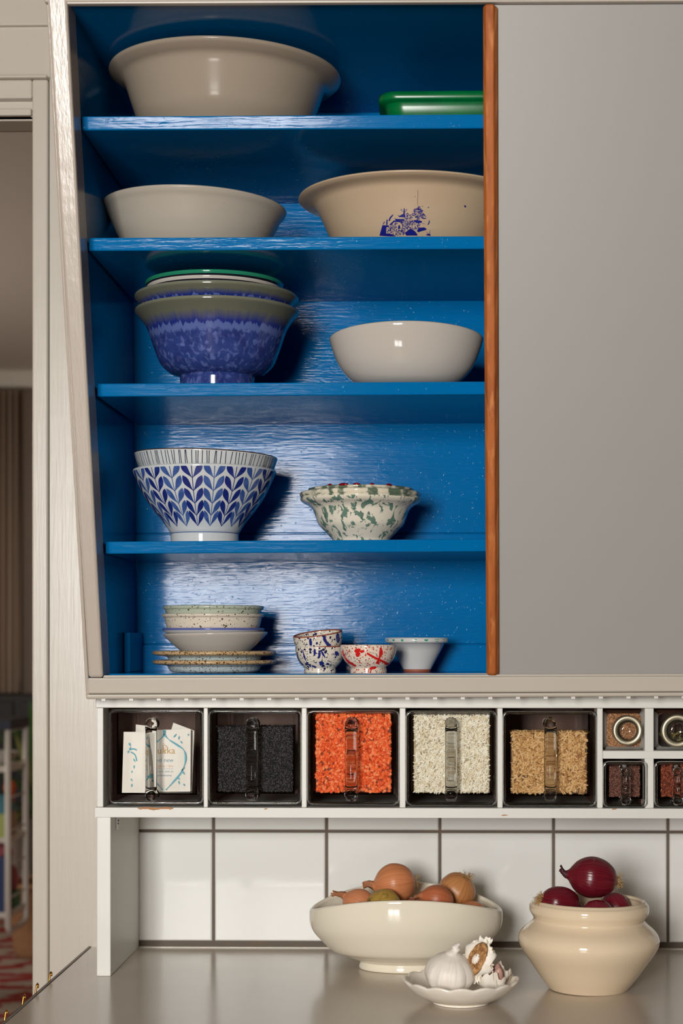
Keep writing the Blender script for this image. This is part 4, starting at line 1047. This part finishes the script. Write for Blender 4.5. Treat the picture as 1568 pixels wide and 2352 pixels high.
little(846, 2.16, RB_, zb5, [M['blotr'], M['inkred']], 'small cream bowl splashed with red, between the blue-splattered and white small bowls',
       [blob(823, 1495, 8, 5, -.5, 1), blob(824, 1504, 7, 5, -.8, 2), blob(834, 1497, 5, 4, 0, 3), ([(845, 1501), (860, 1510), (875, 1517), (896, 1528)], 5.0), ([(876, 1488), (877, 1500), (873, 1512), (868, 1526)], [4, 5, 6, 8, 9, 8, 6, 5] * 3),
        ([(786, 1496), (793, 1512), (803, 1522), (818, 1531)], 5.0), blob(858, 1535, 8, 3.5, -.2, 6), blob(889, 1526, 6, 3, .3, 7)], None)
def dabs(dd, mb):
    r_ = random.Random(4)
    for a_ in [q * .34 + r_.uniform(-.06, .06) for q in range(18)]:
        zt = dd.zr - .0005; hh = r_.uniform(.0016, .0036); w_ = r_.uniform(.03, .09)
        decal(mb, [[(a_ - w_, zt), (a_ + w_, zt), (a_ + w_ * .7, zt - hh), (a_ - w_ * .5, zt - hh)]], lambda u, v: dd.polar(u, v), 1)
WB = [(30, None), (32, None), (32.5, 1537.5), (64, 1477.5), (64, 1477.5), (68, 1477.5), (72, 1476), (73.5, 1472), (73, 1468.5)]
dW = Dish(957.5, 2.245, WB, zb5, .004, 72, .003, sub=3); mb = dW.mesh(lambda r, z, i: 2 if z < .0022 else 0); dabs(dW, mb)
dW.build('small_bowl', mb, [M['lilac'], M['rimgreen'], M['terra']], 'white conical small bowl with green dabs around its rolled rim', 'bowl')

# ================================================================== ON THE WORKTOP
Yc = 2.19
zr = ZC + (PY0 - 2093) * Yc / F - ZT
d = Dish(932, Yc, [(100, None), (106, None), (108, 2218), (104, 2207), (104, 2207), (128, 2199), (150, 2190), (172, 2181), (201, 2153), (214, 2137), (220.5, 2120), (222, 2106), (221.5, 2093)], ZT, .0055, 120, fn=oval(.685, .0226, zr, 1.6))
onion_bowl = d.build('serving_bowl', d.mesh(), M['cream_bowl'], 'cream oval footed bowl with a wavy rim on the worktop, heaped with brown onions', 'bowl')
Yj = 2.064
d = Dish(1350, Yj, [(84, None), (89, None), (95, 2262), (112, 2240), (134, 2208), (152, 2182), (161, 2162), (159, 2146), (150, 2133), (137, 2122), (128, 2113), (127, 2108), (131, 2101), (136, 2092), (136.5, 2081), (134, 2074), (130, 2071)], ZT, .006, 96)
d.build('crock', d.mesh(), M['stone'], 'beige stoneware crock with rolled lip on the worktop, heaped with red onions', 'crock', None, (0, T(.8), 0))
# scalloped dish
Yd = 1.982
d = Dish(1058, Yd, [(62, None), (65, None), (65, 2306), (63, 2299), (63, 2299), (85, 2291), (108, 2278), (124, 2264), (131, 2255), (133, 2251)], ZT, .004, 128)
def scal(v):
    r = math.hypot(v.x, v.y)
    if r < .035 or v.z < .012: return v
    a_ = math.atan2(v.x, -v.y); h = max(0, min(1, (v.z - .012) / (.026 - .012))); q = abs(math.cos(7.5 * a_))
    return Vector((v.x * (1 + .03 * h * (q - .5)), v.y * (1 + .03 * h * (q - .5)), v.z + .0028 * h * (q - .6)))
d.fn = scal
d.build('dish', d.mesh(), M['dish'], 'small cream footed dish with scalloped rim holding garlic, front of the worktop', 'dish')

def orient(dirv):
    return Vector((0, 0, 1)).rotation_difference(Vector(dirv).normalized()).to_euler()
def roots_mesh(n, base, r0, l0, rnd, spread=1.0):
    mb = MB()
    for i in range(n):
        a = rnd.uniform(0, 2 * PI); q = rnd.uniform(0, r0); p = Vector((q * math.cos(a), q * math.sin(a), base)); pts = [p]
        dv = Vector((math.cos(a) * spread * rnd.uniform(.3, 1.2), math.sin(a) * spread * rnd.uniform(.3, 1.2), -1)).normalized()
        for s_ in range(4):
            dv = (dv + Vector((rnd.uniform(-.5, .5), rnd.uniform(-.5, .5), rnd.uniform(-.3, .4)))).normalized(); pts.append(pts[-1] + dv * l0 / 4 * rnd.uniform(.6, 1.2))
        mb.tube(pts, [.0005, .00045, .0004, .0003, .0002], 5)
    return mb
def onion(cx_, cy_, Yo, hw, hh, axis, neck, mats, label, group, rnd, roots=0, ridge=.010, husk_len=1.0):
    """axis: direction the neck points to; hw across the axis, hh along it, in pixels"""
    k = Yo / F; R = hw * k; H = hh * k; c_ = at(cx_, cy_, Yo)
    root = thing('red_onion' if 'red onion' in label else 'onion', c_, label, 'onion', group)
    mb = MB(); nl = neck * k
    prof = [(0, -H * .93), (R * .12, -H * .96), (R * .3, -H * .93), (R * .62, -H * .76), (R * .88, -H * .44), (R, 0), (R * .93, H * .36), (R * .72, H * .68), (R * .46, H * .88), (R * .27, H * 1.0), (R * .19, H * 1.1)]
    ph = rnd.uniform(0, 6)
    def f(v):
        r = math.hypot(v.x, v.y)
        if r < 1e-6: return v
        a = math.atan2(v.y, v.x); q = 1 + ridge * math.sin(5 * a + ph) + ridge * .6 * math.sin(11 * a + 2 * ph) + ridge * .8 * math.sin(3 * a - ph); return Vector((v.x * q, v.y * q, v.z))
    mb.lathe(smooth(prof, 4), 48, 0, f)
    body = mb.build('bulb', mats[0], root); body.location = (0, 0, 0)
    body.data.transform(Matrix.Identity(4))
    # meshes were written about the origin: undo the parent offset build() took away
    body.data.transform(Matrix.Translation(Vector(root['_o'])))
    nk = MB(); rings = []
    for i in range(7):
        s_ = i / 6; rr = R * (.22 - .13 * s_ + (.07 * s_ ** 3)); z = H * 1.02 + nl * s_
        bx, by = R * .25 * husk_len * math.sin(s_ * 1.8 + ph) * s_, R * .2 * math.cos(ph) * s_
        rings.append([Vector((bx + rr * (1 + .28 * math.sin(4 * a + ph * 2 + s_) + .2 * rnd.uniform(-1, 1) * s_) * math.cos(a), by + rr * .7 * (1 + .3 * math.cos(3 * a + ph)) * math.sin(a), z + (rnd.uniform(-.12, .3) * nl if i == 6 else 0))) for a in [2 * PI * q / 14 for q in range(14)]])
    nk.loft(rings, 0, True)
    n_o = nk.build('neck', mats[1], root); n_o.data.transform(Matrix.Translation(Vector(root['_o'])))
    if roots:
        r_o = roots_mesh(roots, -H * .93, R * .16, R * .5, rnd).build('roots', M['root'], root); r_o.data.transform(Matrix.Translation(Vector(root['_o'])))
    root.rotation_euler = orient(axis)
    return root
ro = random.Random(21)
g = 'brown onions in the cream bowl'
HK = M['husk']
onion(907, 2029, 2.20, 46.5, 48, (-1, -.15, -.12), 20, (M['onion1'], HK), 'largest orange-brown onion on top of the cream bowl', g, ro, 8)
onion(824, 2078, 2.175, 37, 38, (-.9, .1, .55), 24, (M['onion2'], HK), 'pale pinkish onion with a dry neck at the left end of the cream bowl', g, ro)
onion(880, 2084, 2.155, 43, 40, (.5, .6, -.3), 4, (M['onion3'], HK), 'yellow-green onion with dark blotches at the front of the cream bowl', g, ro)
onion(1003, 2069, 2.16, 37, 40, (-.9, -.25, .35), 13, (M['onion4'], HK), 'red-brown onion with split skin and twisted neck, front right of the cream bowl', g, ro)
onion(1048, 2047, 2.205, 44, 44, (-.5, .35, -.75), 6, (M['onion5'], HK), 'golden-brown onion with its root end up, back right of the cream bowl', g, ro, 26)
onion(1083, 2106, 2.175, 37, 37, (.3, .9, .2), 5, (M['onion2'], HK), 'smooth onion low at the right end of the cream bowl', g, ro)
onion(948, 2096, 2.205, 36, 36, (.2, .6, -.6), 5, (M['onion4'], HK), 'red-brown onion mostly hidden in the gap behind the yellow-green one', g, ro)
g = 'red onions in the crock'
onion(1362, 2016, 2.06, 47.5, 57, (-1, -.1, .14), 17, (M['red1'], M['redhusk']), 'dark red onion on top of the crock, its roots to the right', g, ro, 38)
onion(1286, 2076, 2.045, 40, 50, (1, .35, -.3), 8, (M['red1'], M['redhusk']), 'red onion at the left of the crock with roots over the lip', g, ro, 30)
onion(1371, 2107, 2.03, 41, 41, (.2, .8, -.4), 5, (M['red2'], M['redhusk']), 'smooth red onion low at the front of the crock', g, ro)
onion(1412, 2086, 2.085, 36, 38, (-.5, .6, .5), 8, (M['red2'], M['redhusk']), 'red onion at the right of the crock behind the top one', g, ro, 26)

# garlic
def local(o, root): o.data.transform(Matrix.Translation(Vector(root['_o']))); return o
kg = 1.975 / F; gc = at(1033, 2236, 1.972); zdish = ZT + .0085
g1 = thing('garlic_bulb', gc, 'whole white garlic bulb at the left of the scalloped dish', 'garlic')
mb = MB(); R = 58 * kg; H = 47 * kg
pf = smooth([(0, -H * .84), (R * .25, -H * .9), (R * .5, -H * .88), (R * .8, -H * .62), (R * .97, -H * .2), (R, .08 * H), (R * .9, H * .46), (R * .66, H * .78), (R * .40, H * .96), (R * .25, H * 1.08), (R * .18, H * 1.22), (R * .15, H * 1.38), (R * .11, H * 1.5), (R * .05, H * 1.58)], 4)
def lobes(v):
    r = math.hypot(v.x, v.y)
    if r < 1e-6: return v
    a = math.atan2(v.y, v.x); h = max(0, 1 - abs(v.z / H) ** 2); q = 1 + h * (.045 * abs(math.cos(4.5 * a + .4)) - .03 + .01 * math.sin(13 * a) + .006 * math.sin(29 * a)); return Vector((v.x * q, v.y * q, v.z))
mb.lathe(pf + [(0, H * 1.6)], 96, 0, lambda v: lobes(v) + Vector((max(0, v.z - H) * .35 + .0012 * math.sin(v.z * 900) * (v.z > H), 0, 0)))
local(mb.build('bulb', M['garlic'], g1), g1)
rg = random.Random(2)
mb = MB(); mb.lathe([(0, -H * .99), (R * .3, -H * .97), (R * .42, -H * .88), (R * .35, -H * .8)], 30)
rm = roots_mesh(60, -H * .93, R * .4, R * .22, rg, 1.6); mb.add(rm.v, rm.f, 0, True)
local(mb.build('roots', M['garlicroot'], g1), g1)
g1.rotation_euler = (T(14), T(3), .3)
# the broken bulb: papery cups torn open
def torn_cup(mb, R, n, depth, rnd, jag, mi=0, arc=(0, 2 * PI), th=.0009):
    """a bowl of garlic paper with a ragged edge; opens towards +z"""
    rows = 8; ring = []
    for s_ in (1, -1):
        vs = []
        for j in range(rows + 1):
            u = j / rows
            for i in range(n + 1):
                a = arc[0] + (arc[1] - arc[0]) * i / n; rnd2 = random.Random(int(1000 * R) + i % n * 7); e = jag * (.45 * math.sin(3 * a + R * 900) + .3 * math.sin(7 * a + R * 300)) + rnd2.uniform(-jag, jag) * .28
                th_ = u * (PI * .52 + e * .9); r = R * math.sin(th_) * (1 + .05 * math.sin(6 * a) + .02 * math.sin(17 * a)); z = -R * math.cos(th_) * depth + (u ** 3) * e * R * .7
                r -= (th if s_ == -1 else 0) * 1; vs.append(Vector((r * math.cos(a), r * math.sin(a), z + (th if s_ == -1 else 0))))
        fs = [(j * (n + 1) + i, j * (n + 1) + i + 1, (j + 1) * (n + 1) + i + 1, (j + 1) * (n + 1) + i) for j in range(rows) for i in range(n)]
        mb.add(vs, fs if s_ == 1 else [f[::-1] for f in fs], mi, True)
gq = at(1128, 2236, 1.985)
g2 = thing('broken_garlic', gq, 'half garlic bulb with torn skin and pink clove showing, right side of the scalloped dish', 'garlic')
mb = MB(); torn_cup(mb, 44 * kg, 44, .82, rg, .35); o = local(mb.build('skin', M['garlicin'], g2), g2)
mb = MB(); torn_cup(mb, 40 * kg, 40, .8, rg, .45); o2 = local(mb.build('skin', M['garlicin'], g2), g2)
for (dx, dy, s_, rz_) in ((-.006, -.002, 1, .3), (.004, .004, .95, 1.6), (.007, -.006, .85, 2.6)):
    mb = MB(); mb.lathe(smooth([(0, -.010), (.006 * s_, -.007), (.0078 * s_, 0), (.0055 * s_, .007), (.002, .011), (0, .012)], 3), 24, 0, lambda v: Vector((v.x + dx, v.y * .75 + dy, v.z + .0)))
    local(mb.build('clove', M['clove'], g2), g2)
g2.rotation_euler = (T(14), T(14), 0)
gr = at(1100, 2202, 1.972)
g3 = thing('broken_garlic', gr, 'upright piece of torn garlic showing its brown root plate, beside the whole bulb', 'garlic')
mb = MB(); torn_cup(mb, 40 * kg, 44, .42, rg, .5); local(mb.build('skin', M['garlicin'], g3), g3)
mb = MB(); mb.lathe([(0, -.0095), (.009, -.0098), (.0155, -.0085), (.017, -.006), (.012, -.003), (0, -.002)], 36, 0, lambda v: Vector((v.x * .62, v.y * 1.25, v.z + .001 * math.sin(60 * v.y / .02))))
rm = roots_mesh(70, -.0095, .009, .006, rg, 1.5)
for v in rm.v: v.x *= .8; v.y *= 1.3
mb.add(rm.v, rm.f, 0, True); local(mb.build('root_plate', M['garlicroot'], g3), g3)
mb = MB(); mb.lathe([(0, -.0125), (.004, -.012), (.005, -.009), (0, -.008)], 20, 0, lambda v: Vector((v.x * .9, v.y * 1.5 - .001, v.z))); local(mb.build('stem_core', M['garlicin'], g3), g3)
fl_ = MB()
for i in range(13):                      # torn sheets of skin standing around it
    a = 2 * PI * i / 13 + rg.uniform(-.2, .2); l_ = rg.uniform(.006, .013) * (1.25 if math.sin(a) > .3 else .8); w_ = rg.uniform(.010, .016); R_ = 33 * kg
    base = Vector((R_ * .72 * math.cos(a), R_ * 1.0 * math.sin(a), -.002 + rg.uniform(-.002, .003))); out = Vector((math.cos(a), math.sin(a), rg.uniform(-.5, .5))).normalized(); side = Vector((-math.sin(a), math.cos(a), rg.uniform(-.3, .3)))
    jag = [rg.uniform(-.35, .12) for q in range(8)]; crv = rg.uniform(-.004, .005)
    for s_ in (1, -1):
        vs = []
        for j in range(7):
            u = j / 6; ww = w_ * (.7 + .45 * u - .35 * u * u)
            for q in range(8):
                f_ = q / 3.5 - 1; vs.append(base + out * l_ * u * (1 + jag[q] * u * u) + side * ww * .5 * f_ + Vector((0, 0, crv * u * u + .0022 * (1 - f_ * f_) * math.sin(u * PI * .8) + .0006 * math.sin(q * 2.1) * u + .00035 * s_)))
        fs = [(j * 8 + q, j * 8 + q + 1, j * 8 + q + 9, j * 8 + q + 8) for j in range(6) for q in range(7)]
        fl_.add(vs, fs if s_ == 1 else [f[::-1] for f in fs], 0, True)
local(fl_.build('torn_skin', M['garlicin'], g3), g3)
# root plate (local -z) looks at the room and a little left
g3.rotation_euler = orient((.42, .86, -.05))

# ================================================================== THE ROOM THROUGH THE DOORWAY
FX0, FX1, FY1, FC = -4.0, 0.6, 9.4, 2.78
struct('floor_far', MB().box((FX0, WY + .07, -.05), (FX1, FY1, 0)), M['boards'])
struct('ceiling_far', MB().box((FX0, WY + .07, FC), (FX1, FY1, FC + .05)), M['ceiling'])
fw_ = struct('wall_far', MB().box((FX0, FY1, 0), (FX1, FY1 + .1, FC)), base_mat('mushroom_wall', (176, 158, 142), .85))
struct('wall_far_right', MB().box((FX1, WY + .07, 0), (FX1 + .1, FY1, FC)), M['plaster'])
struct('wall_far_left', MB().box((FX0 - .1, WY + .07, 0), (FX0, FY1, FC)), M['plaster'])
struct('baseboard_far', MB().box((FX0, FY1 - .02, 0), (FX1, FY1, .07)), M['cream'], .003)
struct('trim_5', MB().box((FX0, FY1 - .09, FC - .10), (FX1, FY1, FC)), M['ceiling'], .02)
cu = MB(); n = 60
xa, xb = at(8, 1000, 9.28).x, at(48, 1000, 9.28).x
rows = []
for z in (at(20, 1590, 9.28).z, FC - .12):
    rows.append([Vector((xa - .25 + (xb - xa + .25) * i / n, 9.28 + .03 * math.sin(i * 1.1) + .01 * math.sin(i * 2.3), z)) for i in range(n + 1)])
rows2 = [[p + Vector((0, .004, 0)) for p in r] for r in rows]
cu.loft([rows[0], rows[1], rows2[1], rows2[0]], 0, True, False, False, False)
tag(cu.build('curtain', base_mat('beige_curtain', (170, 150, 132), .9), None, (xa, 9.28, rows[0][0].z)), 'beige curtain hanging on the far wall seen through the doorway', 'curtain')
bc = thing('sideboard', (at(40, 1700, 9.0).x, 9.1, 0), 'black sideboard against the far wall behind the plant', 'sideboard')
zt_ = at(40, 1597, 8.9).z; zl_ = at(40, 1880, 8.9).z; xa = at(-60, 1700, 8.9).x; xb = at(140, 1700, 8.9).x
BLK = base_mat('black_lacquer', (16, 15, 16), .5)
MB().box((xa, 8.9, zl_), (xb, 9.3, zt_)).build('case', BLK, bc, None, .005)
for q in (0, 1): MB().box((xa + .02 + q * (xb - xa) / 2, 8.89, zl_ + .03), (xa + q * (xb - xa) / 2 + (xb - xa) / 2 - .02, 8.9, zt_ - .03)).build('door', BLK, bc, None, .004)
for x_ in (xa + .03, xb - .06):
    for y_ in (8.93, 9.24): MB().box((x_, y_, 0), (x_ + .03, y_ + .03, zl_)).build('leg', BLK, bc)
# potted plant
ypl = 8.5; pp = at(98, 1990, ypl)
pt_ = thing('potted_plant', (pp.x, ypl, 0), 'dark green long-leaved plant in a pot beyond the doorway', 'plant')
def lathe_at(prof, x, y, z, n=40):
    mb = MB(); mb.lathe(prof, n); mb.v = [v + Vector((x, y, z)) for v in mb.v]; return mb
lathe_at([(0, 0), (.06, 0), (.066, .2), (.075, .45), (.064, .45), (.06, .42), (0, .42)], pp.x, ypl, .0).build('pot', base_mat('grey_pot', (80, 70, 62), .7), pt_)
LG = [base_mat('deep_green_leaf', (58, 92, 40), .45), base_mat('olive_leaf', (140, 138, 78), .5)]
rp = random.Random(8)
for i in range(30):
    a = rp.uniform(0, 2 * PI); ln = rp.uniform(.3, .52); up_ = rp.uniform(.15, .8); mb = MB(); base = Vector((pp.x, ypl, .43)); vs = []
    for j in range(9):
        u = j / 8; c_ = base + Vector((math.cos(a) * ln * u * .62, math.sin(a) * ln * u * .62, up_ * u * 1.05 - .28 * u * u * ln * 2)); ww = .034 * math.sin(PI * min(.98, u * .9 + .08)) ; sd_ = Vector((-math.sin(a), math.cos(a), 0))
        vs += [c_ - sd_ * ww, c_ + Vector((0, 0, -.006)), c_ + sd_ * ww]
    mb.add(vs, [(j * 3 + q, j * 3 + q + 1, j * 3 + q + 4, j * 3 + q + 3) for j in range(8) for q in (0, 1)], 0, True)
    o = mb.build('leaf', LG[0 if rp.random() < .7 else 1], pt_); so = o.modifiers.new('s', 'SOLIDIFY'); so.thickness = .002
# white wire shelf unit seen end-on
Y1, Y2 = 6.2, 6.47; WW = base_mat('white_enamel_metal', (214, 206, 196), .4)
xr = at(18, 1800, Y1).x
su = thing('wall_shelf', (xr - .15, 6.33, at(18, 2142, Y1).z), 'white wire-ended shelf unit with toys and books beyond the doorway', 'shelf unit')
zlow, zup = at(18, 2142, Y1).z, at(18, 1676, Y1).z
e = MB()
e.tube([(xr, Y1, zup), (xr, Y1, zlow + .02), (xr, Y1 + .02, zlow), (xr, Y2 - .02, zlow), (xr, Y2, zlow + .02), (xr, Y2, zup)], .011, 8)
for z in [zlow + q * .12 for q in range(1, 8)]:
    if z < zup: e.tube([(xr, Y1, z), (xr, Y2, z)], .003, 6)
e.build('end_ladder', WW, su)
SHL = [at(18, 1762, Y1).z, at(18, 1925, Y1).z, at(18, 2098, Y1).z]
for z in SHL: MB().box((xr - .55, Y1 + .015, z - .02), (xr + .003, Y2 + .01, z)).build('board', WW, su, None, .003)
e = MB(); e.tube([(xr - .5, Y1, zup), (xr - .5, Y1, zlow + .02), (xr - .5, Y1 + .02, zlow), (xr - .5, Y2 - .02, zlow), (xr - .5, Y2, zlow + .02), (xr - .5, Y2, zup)], .011, 8); e.build('end_ladder', WW, su)
# things on it
hz = SHL[1] + .085; x0, x1 = xr - .11, xr - .016; ya, yb = Y1 + .02, Y1 + .195
hb = thing('carton', ((x0 + x1) / 2, (ya + yb) / 2, SHL[1]), 'house-shaped striped carton with blue roof on the middle board of the shelf unit', 'carton')
mb = MB()
cols = [(176, 186, 110), (206, 196, 170), (150, 170, 80), (206, 196, 176), (188, 84, 84), (200, 170, 160), (170, 160, 84)]
for i in range(7): mb.box((x0, ya + (yb - ya) * i / 7, SHL[1]), (x1, ya + (yb - ya) * (i + 1) / 7, hz), i)
mb.build('walls', [base_mat('carton_stripe', c_, .6) for c_ in cols], hb)
mb = MB(); ym = (ya + yb) / 2 - .02
mb.add([(x0 - .004, ya - .004, hz), (x1 + .004, ya - .004, hz), (x1 + .004, yb + .004, hz), (x0 - .004, yb + .004, hz), (x0, ym, hz + .062), (x1, ym, hz + .062)], [(0, 1, 5, 4), (1, 2, 5), (2, 3, 4, 5), (3, 0, 4), (3, 2, 1, 0)]); mb.build('roof', base_mat('carton_blue_roof', (84, 140, 156), .6), hb)
mb = lathe_at(smooth([(0, 0), (.016, .002), (.022, .04), (.016, .13), (.024, .16), (.016, .185), (0, .19)], 3), xr - .049, Y1 + .228, SHL[1], 20)
tag(mb.build('toy_skittle', base_mat('orange_toy', (214, 92, 44), .5), None, (xr - .049, Y1 + .228, SHL[1])), 'orange rounded toy standing behind the striped carton', 'toy')
mb = lathe_at(smooth([(0, 0), (.035, .0), (.06, .02), (.075, .045), (.072, .047), (.055, .022), (0, .008)], 3), xr - .07, Y1 + .13, SHL[0], 30)
tag(mb.build('white_dish', M['porc'], None, (xr - .07, Y1 + .13, SHL[0])), 'white dish on the top board of the shelf unit at the photo edge', 'dish')
mb = MB(); tz = at(10, 1672, Y1).z
mb.box((xr - .2, Y1 - .012, zup), (xr + .012, Y2 + .01, zup + .035)); tag(mb.build('lidded_box', base_mat('navy_box', (26, 32, 48), .5), None, (xr - .1, 6.33, zup)), 'flat navy box lying across the top of the shelf unit', 'box')
bkc = [(40, 58, 104), (30, 44, 84), (66, 90, 140), (196, 190, 178)]
x = xr - .013
for i, c_ in enumerate(bkc):
    w_ = .022 + .004 * (i % 2); x -= w_ + .001; h_ = .20 - .012 * i
    bk = thing('book', (x + w_ / 2, Y1 + .07, SHL[2]), '%s-spined book standing on the lowest board of the shelf unit' % ('navy', 'dark navy', 'mid blue', 'cream')[i], 'book', 'books on the lowest board')
    cv = base_mat('cover', c_, .5)
    MB().box((x, Y1 + .03, SHL[2]), (x + .002, Y1 + .115, SHL[2] + h_)).box((x + w_ - .002, Y1 + .03, SHL[2]), (x + w_, Y1 + .115, SHL[2] + h_)).box((x, Y1 + .028, SHL[2]), (x + w_, Y1 + .031, SHL[2] + h_)).build('cover', cv, bk)
    MB().box((x + .002, Y1 + .031, SHL[2] + .003), (x + w_ - .002, Y1 + .112, SHL[2] + h_ - .003)).build('pages', M['porc'], bk)
# pink plush on a green heap of blocks
pk = lathe_at(smooth([(0, 0), (.04, .0), (.055, .035), (.05, .075), (.03, .1), (.028, .12), (.034, .14), (.022, .165), (0, .17)], 3), xr - .062, Y1 + .187, SHL[2] + .055, 24)
tag(pk.build('plush_toy', base_mat('dusty_pink_plush', (178, 98, 106), .9), None, (xr - .062, Y1 + .187, SHL[2] + .055)), 'dusty pink plush toy on the lowest board of the shelf unit', 'toy')
gb = MB(); gb.box((xr - .13, Y1 + .125, SHL[2]), (xr - .01, Y1 + .24, SHL[2] + .055)); 
tag(gb.build('game_box', base_mat('mottled_green_box', (66, 128, 84), .6), None, (xr - .06, Y1 + .18, SHL[2]), .004), 'green box under the pink plush toy', 'box')
# picture
p0, p1 = at(-60, 1588, 9.38), at(5, 1548, 9.38)
pc = thing('picture', ((p0.x + p1.x) / 2, 9.38, p0.z), 'small red picture on the far wall at the left edge of the photo', 'picture')
MB().box((p0.x, 9.375, p0.z), (p1.x, 9.399, p1.z)).build('frame', base_mat('red_frame', (150, 50, 36), .5), pc)
# basket
bx = at(62, 2100, 7.2); bs = thing('basket', (bx.x + .06, 7.2, .0086), 'tan wicker basket on the far room floor', 'basket')
mb = lathe_at(smooth([(0, 0), (.10, .0), (.12, .1), (.14, .22), (.15, .30), (.142, .30), (.13, .2), (.11, .08), (.09, .012), (0, .012)], 4), bx.x + .06, 7.2, .0086, 48)
wk = base_mat('wicker', (172, 128, 88), .8); bump(wk, noise(wk, coords(wk, (60, 160, 1), True), 1, 2), .8, .006); blotch(wk, (126, 84, 54), (30, 90, 1), .45, .6, .8, True)
mb.build('body', wk, bs)
mb = lathe_at(smooth([(.138, .295), (.150, .285), (.160, .30), (.150, .315), (.138, .305), (.138, .295)], 3), bx.x + .06, 7.2, .0086, 48); mb.build('rim', wk, bs)
# patterned rug
rg_ = MB().box((-2.6, 4.9, .0), (-.7, 8.3, .008), 0)
RUGW = base_mat('rug_oatmeal', (158, 144, 130), .95); RUGR = base_mat('rug_red', (140, 30, 20), .95)
rr = random.Random(6)
for j in range(26):
    y = 5.0 + j * .125; K_ = 1.7; off = (j % 2) * .22
    for i in range(6):
        x = -2.55 + off + i * .42 - (0 if j % 4 < 2 else .1); L_ = .34
        pts = [(x, y), (x + .06, y + .05 * K_), (x + L_ * .5, y + .035 * K_), (x + L_, y + .075 * K_), (x + L_ + .03, y + .05), (x + L_ * .7, y - .01), (x + L_ * .3, y + .005), (x + .04, y - .02)]
        pts = [(min(max(a, -2.59), -.71), b_) for a, b_ in pts]
        for q in fill(pts, .02, .1): rg_.add([(a, b_, .0084) for a, b_ in q], [(0, 1, 2, 3)], 1)
tag(rg_.build('rug', [RUGW, RUGR], None, (-1.6, 6.6, 0)), 'oatmeal rug with red lozenges on the far room floor', 'rug')

for o in bpy.data.objects:
    if '_o' in o: del o['_o']
print('objects', len(bpy.data.objects))
